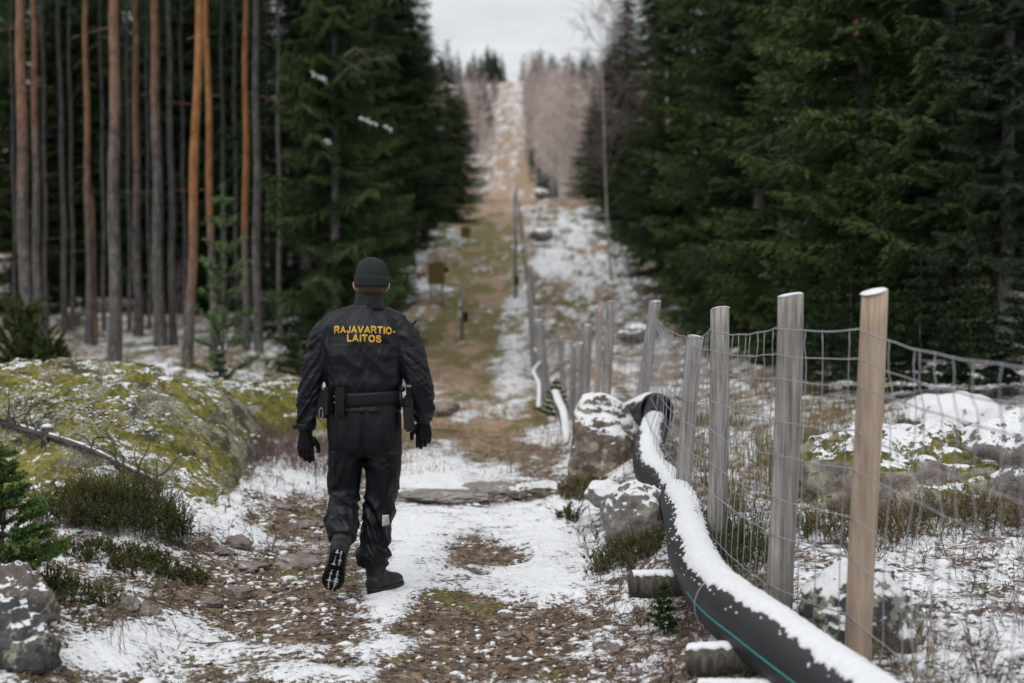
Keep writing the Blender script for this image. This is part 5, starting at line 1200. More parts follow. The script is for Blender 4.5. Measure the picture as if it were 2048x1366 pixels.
for q, (a, b) in enumerate(zip(lines_s[:-1], lines_s[1:])):
    rng = np.random.default_rng(900 + q); near = b[1][1] < 12.5
    span = np.linalg.norm(a[1][:2] - b[1][:2]); n = max(6, int(span / 0.06))
    if span < 0.25: continue
    s = np.linspace(0, 1, n); W = []
    for h in WZ:
        p0, p1 = anchor(a, h), anchor(b, h)
        P = p0[None] * (1 - s[:, None]) + p1[None] * s[:, None]
        P[:, 2] -= (0.008 + 0.012 * rng.random()) * span * 4 * s * (1 - s) * (0.5 + h * 0.5)
        P[:, 0] += 0.008 * span * np.sin(s * math.pi) * rng.uniform(-1, 1) + 0.0015 * np.sin(s * n * 1.3)
        P[:, 2] += 0.002 * np.sin(s * n * 0.9 + rng.uniform(0, 6))
        W.append(P)
        if near: mk('horizontal_wire', *[(v if i == 0 else v) for i, v in enumerate(tube(P - FO, 0.0026 if h < 1.2 else 0.0032, 6))], M_wire, fence)
        elif b[1][1] < 34: far.add(*tube(P[::2] - FO, 0.003, 3, False))
    nv = max(2, int(span / 0.15))
    for k in range(nv):
        u = (k + 0.5 + rng.uniform(-.08, .08)) / nv; u0 = u
        pts = []
        for w_ in W:
            u = np.clip(u + rng.normal(0, .005), 0.01, .99); t_ = u * (n - 1); i0 = int(t_); pts.append(w_[i0] * (1 - (t_ - i0)) + w_[min(i0 + 1, n - 1)] * (t_ - i0))
        pts = np.array(pts); 
        P = np.empty((len(pts) * 2 - 1, 3)); P[::2] = pts; P[1::2] = (pts[1:] + pts[:-1]) / 2 + rng.normal(0, .003, (len(pts) - 1, 3)) * [1, 1, 0]
        if near:
            mb = MB(); mb.add(*tube(P - FO, 0.0020, 5))
            if b[1][1] < 9.2:
                for pt in pts: V_, F_ = ico(1); mb.add(V_ * 0.0052 + pt - FO, F_)
            mb.build('vertical_wire', M_wire, fence)
        elif b[1][1] < 34: far.add(*tube(P[::2] - FO, 0.0022, 3, False))
fw = far.build('far_wire_mesh', M_wire, fence); fw['kind'] = 'stuff'

# ================================================================== PIPES
t = NT('black_polyethylene'); uvn = t.n('ShaderNodeUVMap').outputs[0]; sx = t.n('ShaderNodeSeparateXYZ', {0: uvn}).outputs
rib = t.math('SINE', t.math('MULTIPLY', sx['X'], 2 * math.pi / 0.0135))
dust = t.step(t.noise(5, 6, 0.6), 0.5, 0.8, 0, 0.5)
M_pipe = t.done(t.mix(dust, (0.014, 0.0155, 0.019), (0.030, 0.032, 0.037)), t.math('ADD', 0.40, t.math('MULTIPLY', t.noise(40, 3), 0.15)), bump=rib, bstr=0.55, bdist=0.004, spec=0.5)
t = NT('teal_stripe'); M_teal = t.done(t.mix(t.noise(50, 3), (0.03, 0.27, 0.27), (0.06, 0.38, 0.37)), 0.45)
def pipe(name, P, r, snow_w, label, seed, stripe=None, wall=0.018, sides=40, seg=160, orient=None):
    """a hollow pipe along P, its snow cover as a part"""
    P = spline(P, seg); T, N, B = frames(P)
    # keep the frame upright
    up = np.array([0, 0, 1.0]); N = up - T * (T @ up)[:, None]; N /= np.linalg.norm(N, axis=1)[:, None]; B = np.cross(T, N)
    s = np.concatenate([[0], np.cumsum(np.linalg.norm(np.diff(P, axis=0), axis=1))])
    a = np.linspace(0, 2 * math.pi, sides + 1)
    def shell(rr): return P[:, None] + rr * (np.cos(a)[None, :, None] * N[:, None] + np.sin(a)[None, :, None] * B[:, None])
    O_, I_ = shell(r), shell(r - wall); m = sides + 1; n = seg
    V = np.concatenate([O_.reshape(-1, 3), I_.reshape(-1, 3)]); i = np.arange(n-1)[:, None]*m; j = np.arange(m-1)[None]
    Qo = np.stack([i+j, i+m+j, i+m+j+1, i+j+1], -1).reshape(-1, 4); Qi = Qo[:, ::-1] + n*m
    jj = np.arange(m-1); E0 = np.stack([jj, jj+1, jj+1+n*m, jj+n*m], 1); k = (n-1)*m; E1 = np.stack([k+jj+1, k+jj, k+jj+n*m, k+jj+1+n*m], 1)
    uv = np.stack([np.repeat(s[:, None], m, 1), np.repeat((a * r)[None], n, 0)], -1).reshape(-1, 2); uv = np.vstack([uv, uv])
    base = P[len(P)//2] * [1, 1, 0]
    e = empty(name, base); tag(e, label, 'pipe')
    pb = mk('pipe_wall', V - base, np.vstack([Qo, Qi, E0, E1]), M_pipe, e, uv=uv)
    # snow lying along the top, ragged at both edges
    if snow_w:
        ns, ms = int(s[-1] / 0.006), 30; si = np.linspace(0.01, s[-1] - 0.01, ns)
        Pi, Ni, Bi = [np.stack([np.interp(si, s, A[:, c]) for c in range(3)], 1) for A in (P, N, B)]
        def edge(sd): return snow_w + 0.22 * perlin(si * 2.3 + seed, 0 * si + sd * 5) + 0.22 * np.clip(perlin(si * 22 + seed, 0 * si + sd * 9), -.2, 1) + 0.20 * np.clip(perlin(si * 60, 0 * si + sd * 3), 0, 1)
        L_, R_ = edge(1), edge(-1); u = np.linspace(-1, 1, ms)
        A = np.where(u[None] < 0, u[None] * L_[:, None], u[None] * R_[:, None]) + 0.12 * np.sin(si * 2.2 + seed)[:, None]
        th = 0.002 + 0.015 * (1 - np.abs(u[None]) ** 2.5) * (1 + 0.35 * perlin(si[:, None] * 9 + 0 * u[None], u[None] * 3 + 0 * si[:, None])); th = th - 0.008 * (np.abs(u[None]) > .999)
        th = th + 0.004 * perlin(si[:, None] * 40 + 0 * u[None], u[None] * 12 + 0 * si[:, None])
        endf = sst(0, 0.05, si) * sst(0, 0.05, s[-1] - si); th = np.where(np.abs(u[None]) < .99, th * (0.2 + 0.8 * endf[:, None]), th)
        V = Pi[:, None] + (r + th)[..., None] * (np.cos(A)[..., None] * Ni[:, None] + np.sin(A)[..., None] * Bi[:, None])
        i = np.arange(ns-1)[:, None]*ms; j = np.arange(ms-1)[None]
        mk('snow_cover', V.reshape(-1, 3) - base, np.stack([i+j, i+ms+j, i+ms+j+1, i+j+1], -1).reshape(-1, 4), M_snow, e)
        # crumbs of snow below the edge
        rr = np.random.default_rng(seed); cr_ = MB()
        for q in range(int(s[-1] * 22)):
            z_ = rr.uniform(0.05, s[-1] - .05); ix = int(np.searchsorted(si, z_)); sd = rr.choice([-1, 1]); an = sd * ((L_ if sd < 0 else R_)[min(ix, ns-1)] + abs(rr.normal(0, .16)) + .05) + 0.12 * math.sin(z_ * 2.2 + seed); ix = min(ix, ns-1)
            V_, F_ = ico(1); cr_.add(V_ * rr.uniform(.002, .007) * [1, 1, .8] + Pi[ix] + (r + .001) * (math.cos(an) * Ni[ix] + math.sin(an) * Bi[ix]) - base, F_)
        c_ = cr_.build('snow_crumbs', M_snow, e); c_['kind'] = 'stuff'
    if stripe is not None:
        a0, s0, s1 = stripe; kk = (s >= s0) & (s <= s1); da = np.array([-.028, .028]) * 1.0
        V = P[kk][:, None] + (r + .0015) * (np.cos(a0 + da)[None, :, None] * N[kk][:, None] + np.sin(a0 + da)[None, :, None] * B[kk][:, None]); m_ = kk.sum(); i = np.arange(m_ - 1) * 2
        mk('teal_stripe', V.reshape(-1, 3) - base, np.stack([i, i+2, i+3, i+1], 1), M_teal, e)
    return e, P, N, B, s, base
MAIN = [(2040, 1640, 3.75), (1840, 1495, 4.2), (1650, 1362, 4.75), (1545, 1284, 5.15), (1446, 1205, 5.8), (1388, 1115, 7.0), (1372, 1045, 8.0), (1348, 985, 9.3), (1302, 940, 10.3), (1300, 885, 11.2), (1311, 852, 11.8)]
main_p, mP, mN, mB, ms_, mbase = pipe('drain_pipe', [np.array(at(*m)) for m in MAIN], 0.122, 0.62, 'long black ribbed pipe with a teal stripe and snow along its top, beside the fence', 5, stripe=(-1.50, 0.0, 2.35), seg=220)
# wire tie and chain on the main pipe
for sv in (2.05,):
    ix = int(np.searchsorted(ms_, sv)); an = -np.linspace(0.75, 3.0, 26)
    mk('wire_tie', *tube(np.array([mP[ix] + .128 * (math.cos(q) * mN[ix] + math.sin(q) * mB[ix]) for q in an]) - mbase, .003, 6), M_wire, main_p)
ch = MB(); c0 = np.array(at(1400, 1066, 7.75))
for q in range(3): ch.add(*tube(np.array([c0 + [q * .018 + .010 * math.cos(z_), -.02, .006 * math.sin(z_)] for z_ in np.linspace(0, 6.28, 12)]) - mbase, .0028, 5, False))
ch.build('tie_ring', M_wire, main_p)
pipe('drain_pipe', [np.array(at(1222, 868, 13.4)), np.array(at(1255, 846, 12.7)), np.array(at(1290, 828, 12.15)), np.array(at(1313, 822, 11.75))], 0.150, 0.9, 'open ended black pipe whose mouth shows beside the pointed boulder', 9, seg=60)
pipe('drain_pipe', [np.array(at(1132, 856, 16.2)) - [0, 0, .15], np.array(at(1127, 832, 16.4)), np.array(at(1117, 808, 16.8)), np.array(at(1110, 788, 17.3))], 0.055, 1.0, 'short snow covered pipe end in front of the small spruce', 12, seg=50)
pipe('drain_pipe', [np.array(at(1077, 800, 19.0)) - [0, 0, .12], np.array(at(1078, 770, 19.8)), np.array(at(1067, 745, 21.3)), np.array(at(1082, 722, 22.8)), np.array(at(1070, 700, 24.8))], 0.026, 1.0, 'far zigzag pipe under snow at the foot of the fence', 15, seg=60)
# logs and a block that carry the pipe
def log(name, a, b, r, mat, label, seed, snow=True):
    P = np.array([a, b], float); s = np.linspace(0, 1, 14)[:, None]; P = P[0] * (1 - s) + P[1] * s; V, Fs = tube(P, r, 22)
    c = P.mean(0); V = V + 0.008 * np.stack([perlin(V[:, 0]*9 + seed, V[:, 1]*9, V[:, 2]*9)] * 3, 1)
    e = empty(name, c); tag(e, label, 'log'); mk('timber', V - c, Fs, mat, e)
    if snow:
        T, N, B = frames(P); up = np.array([0, 0, 1.0]); N = up - T * (T @ up)[:, None]; N /= np.linalg.norm(N, axis=1)[:, None]; B = np.cross(T, N)
        n, m = 60, 16; si = np.linspace(0.01, 0.99, n); Pi = P[0] * (1 - si[:, None]) + P[-1] * si[:, None]
        W = 0.62 + 0.4 * perlin(si * 14 + seed, si * 0); u = np.linspace(-1, 1, m); A = u[None] * W[:, None]; th = 0.004 + 0.006 * (1 - np.abs(u[None]) ** 2.5) * (0.5 + 0.5 * sst(0, .08, si))[:, None] + 0.004 * perlin(si[:, None] * 40 + 0 * u[None], u[None] * 6 + 0 * si[:, None]); th[:, [0, -1]] = -.003
        V = Pi[:, None] + (r + th)[..., None] * (np.cos(A)[..., None] * N[0] + np.sin(A)[..., None] * B[0]); i = np.arange(n-1)[:, None]*m; j = np.arange(m-1)[None]
        mk('snow_cover', V.reshape(-1, 3) - c, np.stack([i+j, i+m+j, i+m+j+1, i+j+1], -1).reshape(-1, 4), M_snow, e)
    return e
log('log', np.array(at(1378, 1322, 5.35)), np.array(at(1640, 1310, 5.15)), 0.058, M_wood_dark, 'round log with a sawn end carrying the near pipe', 3)
log('log', np.array(at(1395, 1386, 5.0)), np.array(at(1640, 1390, 4.9)), 0.042, M_wood_grey, 'lower weathered log at the bottom edge under the near pipe', 4)
log('log', np.array(at(1262, 1170, 6.85)), np.array(at(1400, 1168, 6.9)), 0.062, M_wood_dark, 'short block of wood with flat snow on top left of the pipe', 6)

# ================================================================== MARKER POST, OLIVE BOXES, POLE
t = NT('olive_paint'); M_olive = t.done(t.mix(t.noise(8, 5), (0.115, 0.085, 0.018), (0.155, 0.118, 0.03)), 0.6)
t = NT('grey_metal'); M_gmetal = t.done(t.mix(t.noise(20, 4), (0.17, 0.175, 0.18), (0.28, 0.28, 0.28)), 0.5, Metallic=0.4)
t = NT('pale_plate'); M_plate = t.done((0.6, 0.6, 0.56), 0.5)
def bevbox(name, c, s, mat, parent, bev=.01): return rbox(name, c, s, mat, parent, (0, 0, 0), bev)
x, Y = at(924, 695, 36).x, 36.0; g = gz1(x, Y)
mp_ = empty('marker_post', (x, Y, g)); tag(mp_, 'thin grey marker post with pale plates and a small black box on the track', 'post')
mk('pole', *tube([(0, 0, -.3), (.01, 0, .8), (.02, 0, (695 - 576) / F * 36)], .045, 8), M_gmetal, mp_)
bevbox('plate', (-.05, -.05, .95), (.09, .02, .17), M_plate, mp_); bevbox('plate', (-.055, -.05, .68), (.10, .02, .18), M_plate, mp_); bevbox('black_box', (.10, -.03, .60), (.11, .10, .25), M_plastic, mp_, .015)
def olive(px, py, Y, w, h, lab):
    x = at(px, py, Y).x; e = empty('cabinet', (x, Y, gz1(x, Y))); tag(e, lab, 'cabinet'); W, Hh = w * Y / F, h * Y / F
    z0 = at(px, py, Y).z - gz1(x, Y)
    bevbox('body', (0, 0, z0), (W, W * .55, Hh), M_olive, e, .02); bevbox('lid', (0, 0, z0 + Hh / 2 + .012), (W * 1.08, W * .62, .03), M_olive, e, .01)
    bevbox('side_unit', (W * .62, 0, z0 + Hh * .2), (W * .2, .12, Hh * .3), M_plastic, e, .01)
    for s in (-1, 1): mk('leg', *tube([(s * W * .35, 0, -.2), (s * W * .35, 0, z0 - Hh * .4)], .03, 8), M_gmetal, e)
olive(873, 548, 42, 33, 40, 'square olive box in front of the left spruces'); olive(931, 465, 62, 17, 19, 'small olive box farther up the left edge of the track')
x, Y = at(1031, 570, 44).x, 44.0; g = gz1(x, Y)
e = empty('pole', (x, Y, g)); tag(e, 'tall slim grey pole standing in the line of the fence', 'pole')
mk('shaft', *tube([(.0, 0, -.4), (.0, 0, 1.5), (-.03, 0, (575 - 376) / F * Y + .2)], np.array([.05, .045, .035]), 8), M_gmetal, e); bevbox('black_box', (.03, -.06, .55), (.14, .12, .28), M_plastic, e, .02)
# ================================================================== SMALL COVER: leaves, clods, twigs, grass, heather
gr = np.random.default_rng(404)
t = NT('dead_leaves'); M_leaf = t.done(t.ramp(t.attr('tint'), [(0.0, (0.06, 0.044, 0.035)), (0.4, (0.13, 0.09, 0.068)), (0.75, (0.24, 0.175, 0.135)), (1.0, (0.42, 0.345, 0.29))]), 0.75, spec=0.2)
t = NT('dry_grass'); M_grass = t.done(t.ramp(t.attr('tint'), [(0.0, (0.035, 0.045, 0.012)), (0.3, (0.10, 0.095, 0.03)), (0.6, (0.24, 0.17, 0.075)), (1.0, (0.40, 0.31, 0.18))]), 0.8, spec=0.15)
t = NT('heather_sprigs'); M_heath = t.done(t.ramp(t.attr('tint'), [(0.0, (0.030, 0.021, 0.017)), (0.3, (0.046, 0.058, 0.020)), (0.6, (0.092, 0.105, 0.034)), (0.85, (0.17, 0.125, 0.07)), (1.0, (0.25, 0.17, 0.125))]), 0.8, spec=0.15)
t = NT('bare_shrub_twigs'); M_shrub = t.done(t.ramp(t.attr('tint'), [(0.0, (0.045, 0.028, 0.026)), (0.5, (0.12, 0.078, 0.072)), (1.0, (0.24, 0.18, 0.17))]), 0.8, spec=0.15)
t = NT('lichen'); M_lichen = t.done(t.ramp(t.math('ADD', t.math('MULTIPLY', t.attr('tint'), .7), t.math('MULTIPLY', t.noise(60, 3), .3)), [(0.1, (0.16, 0.155, 0.10)), (0.5, (0.36, 0.35, 0.27)), (0.9, (0.56, 0.55, 0.48))]), 0.9, bump=t.noise(160, 4), bstr=0.9, bdist=0.01, spec=0.1)
def scatter_world(n, x0, x1, y0, y1, power=1.0):
    x = gr.uniform(x0, x1, n); y = y0 * (y1 / y0) ** (gr.random(n) ** power); return x, y
def near_snow(x, y): return snow_field(x, y, gz(x, y, False))
def quads_obj(name, Q, tint, mat, label=None, kind='stuff'):
    n = len(Q); o = mk(name, Q.reshape(-1, 3), np.arange(n * 4).reshape(-1, 4), mat, None, False, {'tint': np.repeat(tint, 4)})
    o['kind'] = kind
    if label: tag(o, label, name.replace('_', ' '))
    return o
# --- dead leaves on the track
def leaves(n, x0, x1, y0, y1, smin, smax, keepf):
    x, y = scatter_world(n, x0, x1, y0, y1); s = near_snow(x, y); k = gr.random(n) < keepf(s, x, y); x, y = x[k], y[k]; n = len(x)
    z = gz(x, y) + 0.006 + gr.uniform(0, .008, n); L = gr.uniform(smin, smax, n); W = L * gr.uniform(.45, .8, n); a = gr.uniform(0, 6.28, n)
    u = np.stack([np.cos(a), np.sin(a), gr.normal(0, .15, n)], 1); v = np.stack([-np.sin(a), np.cos(a), gr.normal(0, .2, n)], 1); c = np.stack([x, y, z], 1)
    return np.stack([c - u * (L/2)[:, None], c + v * (W/2)[:, None] + [0, 0, .004], c + u * (L/2)[:, None] + np.stack([0*x, 0*x, gr.uniform(-.002, .01, n)], 1), c - v * (W/2)[:, None]], 1)
Q = np.concatenate([leaves(30000, -2.6, 1.6, 4.4, 13.5, .010, .042, lambda s, x, y: np.clip((0.56 - s) * 5, 0.07, 1)), leaves(16000, 1.2, 5, 4.0, 13, .014, .04, lambda s, x, y: np.clip((0.62 - s) * 3, .02, .6)), leaves(9000, -5, -1.8, 5, 12, .015, .04, lambda s, x, y: np.clip((.62 - s) * 4, .02, 1))])
quads_obj('leaf_litter', Q, np.clip(gr.beta(1.6, 2.2, len(Q)), 0, 1), M_leaf, 'small brown dead leaves strewn over the bare track')
# --- snow clods and crumbs on the bare parts
def clods(n, x0, x1, y0, y1, rmin, rmax, keepf, flat=.55):
    x, y = scatter_world(n, x0, x1, y0, y1); s = near_snow(x, y); k = (gr.random(n) < keepf(s)) ; x, y = x[k], y[k]; n = len(x)
    cl = perlin(x * 3.1 + 7, y * 2.3) + 0.35 * gr.normal(size=n); k = cl > 0.22; x, y = x[k], y[k]; n = len(x)
    V0, F0 = ico(1); m = len(V0); r = rmin * (rmax / rmin) ** (gr.random(n) ** 1.5)
    V = V0[None] * r[:, None, None] * np.stack([gr.uniform(.6, 2.1, n), gr.uniform(.6, 1.6, n), gr.uniform(.3, .8, n) * flat / .55], 1)[:, None] * (1 + .30 * gr.normal(size=(n, m, 1)))
    V = V + np.stack([x, y, gz(x, y) + r * .15], 1)[:, None]
    return V.reshape(-1, 3), (F0[None] + (np.arange(n) * m)[:, None, None]).reshape(-1, 3)
mbs = MB()
for a in ((34000, -2.8, 1.8, 4.4, 12.5, .003, .024, lambda s: np.clip((.60 - s) * 3, 0, 1)), (5200, 1.2, 4.5, 4.0, 12, .010, .042, lambda s: np.clip(.9 - np.abs(s - .55) * 3, 0, 1)), (2600, -4.2, -1.4, 5, 11, .008, .035, lambda s: np.clip(.8 - np.abs(s - .52) * 3, 0, 1))): mbs.add(*clods(*a))
o = mbs.build('snow_clods', M_snow); tag(o, 'small lumps of snow scattered over the bare track and heath', 'snow', kind='stuff')
# --- grass
def grass(x, y, h, tint, wid=.005, z=None):
    n = len(x); z = gz(x, y) if z is None else z; a = gr.uniform(0, 6.28, n); lean = gr.uniform(.1, .8, n)[:, None]
    d = np.stack([np.cos(a), np.sin(a), 0 * a], 1); s = np.stack([-np.sin(a), np.cos(a), 0 * a], 1) * wid / 2
    b = np.stack([x, y, z - .01], 1); H = h[:, None]; m = b + d * lean * H * .3 + [0, 0, 1] * H * .6; t_ = b + d * lean * H + [0, 0, 1] * H * (1 - .35 * lean)
    Qa = np.stack([b - s, b + s, m + s * .8, m - s * .8], 1); Qb = np.stack([m - s * .8, m + s * .8, t_ + s * .1, t_ - s * .1], 1)
    return np.concatenate([Qa, Qb]), np.concatenate([tint, tint])
GQs, GTs = [], []
def tufts(n, per, x0, x1, y0, y1, h0, h1, mask, tm, spread=.06, wid=.005):
    x, y = scatter_world(n, x0, x1, y0, y1); k = mask(x, y); x, y = x[k], y[k]
    cx = np.repeat(x, per) + gr.normal(0, spread, len(x) * per); cy = np.repeat(y, per) + gr.normal(0, spread, len(x) * per); hh = np.repeat(gr.uniform(h0, h1, len(x)), per) * gr.uniform(.4, 1.1, len(cx))
    q, tt = grass(cx, cy, hh, np.clip(tm + np.repeat(gr.normal(0, .12, len(x)), per) + gr.normal(0, .14, len(cx)), 0, 1), wid); GQs.append(q); GTs.append(tt)
tufts(650, 12, -4.2, 0.2, 12.5, 45, .05, .16, lambda x, y: gr.random(len(x)) < .9, .72, .10, .008)       # track, middle distance
tufts(800, 12, 0.2, 6.0, 11, 48, .08, .24, lambda x, y: (perlin(x * .9, y * .35) > -.05) & (x < .13 * y + 1.5), .68, .10, .008)
tufts(260, 22, 1.25, 3.6, 9.5, 17, .16, .36, lambda x, y: perlin(x * 1.1 + 4, y * .6) > .0, .45, .09, .006)        # behind the fence
tufts(170, 12, -2.6, 1.5, 4.8, 12, .03, .09, lambda x, y: near_snow(x, y) < .5, .45, .04, .003)
tufts(60, 16, 1.0, 1.5, 4.6, 12, .10, .28, lambda x, y: x > 0, .55, .05, .004)
tufts(700, 14, -10, -2.4, 15, 30, .10, .30, lambda x, y: perlin(x * .6, y * .4) > -.1, .55, .14, .009)
quads_obj('grass_tufts', np.concatenate(GQs), np.concatenate(GTs), M_grass, 'dry ochre grass tufts along the track and the fence')
# --- heather and dwarf shrubs: curved sprigs with needle leaves
def sprigs(x, y, h, leaf=True, nl=22, lw=.004, ll=.013, tint=.5, stem_w=.003, z=None, br=3, snowy=0.0):
    n = len(x); z = gz(x, y) if z is None else z; Q, T = [], []
    a = gr.uniform(0, 6.28, n); d = np.stack([np.cos(a), np.sin(a), 0 * a], 1) * gr.uniform(.1, .7, n)[:, None] + [0, 0, 1]
    b = np.stack([x, y, z - .01], 1); tip = b + d * h[:, None]
    segs = [(b, tip)]
    for k in range(br):
        f = gr.uniform(.25, .75, n)[:, None]; p = b + (tip - b) * f; d2 = d + gr.normal(0, .45, (n, 3)); segs.append((p, p + d2 * (h * gr.uniform(.3, .55, n))[:, None]))
    for p0, p1 in segs:
        Q.append(strips(p0, p1, stem_w, gr)); T.append(np.clip(gr.normal(.08 if leaf else tint, .12, n), 0, 1))
        if leaf:
            f = gr.uniform(.15, 1, (n, nl)); B = (p0[:, None] + (p1 - p0)[:, None] * f[..., None]).reshape(-1, 3); dd = np.repeat(p1 - p0, nl, 0); dd = dd / (np.linalg.norm(dd, axis=1)[:, None] + 1e-9) + gr.normal(0, .7, (n * nl, 3))
            Q.append(blades(B, dd, ll * gr.uniform(.6, 1.3, n * nl), lw, gr)); T.append(np.clip(tint + .35 * (f.ravel() - .5) + np.repeat(gr.normal(0, .10, n), nl) + gr.normal(0, .08, n * nl), .1, 1))
    return np.concatenate(Q), np.concatenate(T)
def clump(name, px, py, rx, ry, n, h, lab, tint=.45, Y=None, cat='shrub', nl=22, leaf=True, zoff=0.0):
    x0, y0 = hit(px, py) if Y is None else (at(px, py, Y).x, Y)
    a = gr.uniform(0, 6.28, n); r = np.sqrt(gr.random(n)); x = x0 + rx * r * np.cos(a); y = y0 + ry * r * np.sin(a); zz = surf(x, y)
    q, tt = sprigs(x, y, h * (1.1 - .5 * r) * gr.uniform(.6, 1.1, n), leaf, nl, tint=tint, z=zz, lw=.0045 * y0 / 7.5, ll=.013 * (y0 / 7.5) ** .6)
    e = empty(name, (x0, y0, gz1(x0, y0))); off = np.array([x0, y0, gz1(x0, y0)])
    mk('sprigs', (q - off).reshape(-1, 3), np.arange(len(q) * 4).reshape(-1, 4), M_heath if leaf else M_shrub, e, False, {'tint': np.repeat(tt, 4)})
    mk('root_stock', *tube([(0, 0, -.05), (.01, 0, .03), (.03, .01, .07)], [.02, .014, .006], 7), M_bark_grey, e)
    return tag(e, lab, cat)
_bv = BVHTree.FromPolygons([tuple(v.co) for v in o_rock.data.vertices], [tuple(p.vertices) for p in o_rock.data.polygons])
def surf(x, y):
    z = gz(x, y)
    for i in range(len(x)):
        if x[i] < -1.9 and 9 < y[i] < 15.4:
            h = _bv.ray_cast(Vector((x[i], y[i], 4)), Vector((0, 0, -1)))
            if h[0] and h[0].z > z[i]: z[i] = h[0].z
    return z
clump('heather_shrub', 250, 1055, .42, .30, 420, .34, 'dark green heather clump in front of the mossy outcrop', .45)
clump('heather_shrub', 160, 1050, .30, .25, 220, .30, 'brownish heather clump left of the larger dark green one', .6)
clump('heather_shrub', 1255, 1125, .22, .30, 170, .16, 'low green heather beside the short block of wood', .5)
clump('heather_shrub', 1165, 995, .20, .25, 110, .18, 'small brown heather tuft left of the pointed boulder', .7)
clump('heather_shrub', 1135, 1045, .07, .08, 26, .14, 'little green sprig standing in the snow right of the track', .5)
clump('heather_shrub', 1920, 1050, .55, .35, 200, .26, 'green brown heather clump at the right in front of the wide boulder', .80, 8.4)
clump('heather_shrub', 1700, 1060, .38, .30, 150, .22, 'heather clump right behind the tan post', .75, 8.2)
clump('heather_shrub', 100, 1190, .35, .22, 160, .14, 'low grey green heath between the left boulders and the track', .5)
clump('heather_shrub', 260, 1130, .45, .22, 220, .12, 'low dark heath mat below the heather clumps on the left', .4)
clump('heather_shrub', 1480, 1130, .2, .4, 150, .30, 'dark sprigs growing at the foot of the short snow topped post', .5)
# bare snow dusted shrubs right of the fence and on the left bank
Qh, Th = [], []
def field(n, x0, x1, y0, y1, h0, h1, mask, **kw):
    x, y = scatter_world(n, x0, x1, y0, y1); k = mask(x, y); x, y = x[k], y[k]; q, tt = sprigs(x, y, gr.uniform(h0, h1, len(x)), **kw); Qh.append(q); Th.append(tt)
field(1500, 1.35, 4.6, 4.6, 10.5, .05, .17, lambda x, y: perlin(x * 1.3, y * .8) > -.15, leaf=False, tint=.55, br=5, stem_w=.0035)
field(700, -3.2, -1.5, 6, 13, .06, .16, lambda x, y: perlin(x * 1.6 + 3, y * 1.1) > -.1, leaf=False, tint=.5, br=5, stem_w=.003)
field(500, .45, 1.1, 5, 11, .05, .16, lambda x, y: gr.random(len(x)) < .8, leaf=False, tint=.5, br=4, stem_w=.0028)
field(500, -2.6, -1.6, 12.2, 14.4, .08, .22, lambda x, y: gr.random(len(x)) < .9, leaf=False, tint=.6, br=5, stem_w=.005)
quads_obj('dwarf_shrubs', np.concatenate(Qh), np.concatenate(Th), M_shrub, 'bare reddish dwarf shrub twigs poking through the snow')
Qh, Th = [], []
field(900, 1.3, 5.0, 4.4, 13, .05, .16, lambda x, y: perlin(x * 1.5 + 8, y) > .05, leaf=True, nl=14, tint=.5, br=3)
field(500, -4.0, -1.5, 5, 12, .04, .12, lambda x, y: perlin(x * 1.5 + 2, y * 1.2) > .0, leaf=True, nl=14, tint=.5, br=3)
field(220, .4, 1.1, 5, 12, .04, .12, lambda x, y: perlin(x * 2 + 2, y * 1.2) > .0, leaf=True, nl=14, tint=.5, br=3)
quads_obj('heath_cover', np.concatenate(Qh), np.concatenate(Th), M_heath, 'low green heath sprigs growing through the snow')
# --- lichen cushions and snow crumbs on the outcrop
V_ = np.array([v.co[:] for v in o_rock.data.vertices]); k = (V_[:, 1] < 13.5) & (V_[:, 0] > -5.2); V_ = V_[k]
def cushions(name, n, rmin, rmax, mask, mat, lab, cat, flat=.6):
    P = V_[gr.integers(0, len(V_), n)] + gr.normal(0, .02, (n, 3)) * [1, 1, .2]; P = P[mask(P)]; n = len(P); V0, F0 = ico(1) ; m = len(V0); r = rmin * (rmax / rmin) ** gr.random(n)
    V = V0[None] * r[:, None, None] * np.array([1.2, 1.2, flat]) * (1 + .16 * gr.normal(size=(n, m, 1))) + P[:, None]
    o = mk(name, V.reshape(-1, 3), (F0[None] + (np.arange(n) * m)[:, None, None]).reshape(-1, 3), mat, None, True, {'tint': np.repeat(gr.uniform(0, 1, n), m)}); tag(o, lab, cat, kind='stuff')
cushions('lichen_cushions', 26000, .004, .019, lambda P: (perlin(P[:, 0] * 1.5, P[:, 1] * 1.5, P[:, 2] * 2) + .55 * perlin(P[:, 0] * 5, P[:, 1] * 5, P[:, 2] * 5) > .40), M_lichen, 'pale grey lichen cushions on the mossy outcrop', 'lichen', .7)
cushions('snow_crumbs', 22000, .004, .017, lambda P: (perlin(P[:, 0] * 1.7 + 9, P[:, 1] * 1.7, P[:, 2] * 2) + .6 * perlin(P[:, 0] * 6, P[:, 1] * 6, P[:, 2] * 6) - .25 * (P[:, 0] < -3.2) * (P[:, 2] > .6) > .55), M_snow, 'patches of snow clinging to the mossy outcrop', 'snow', .45)
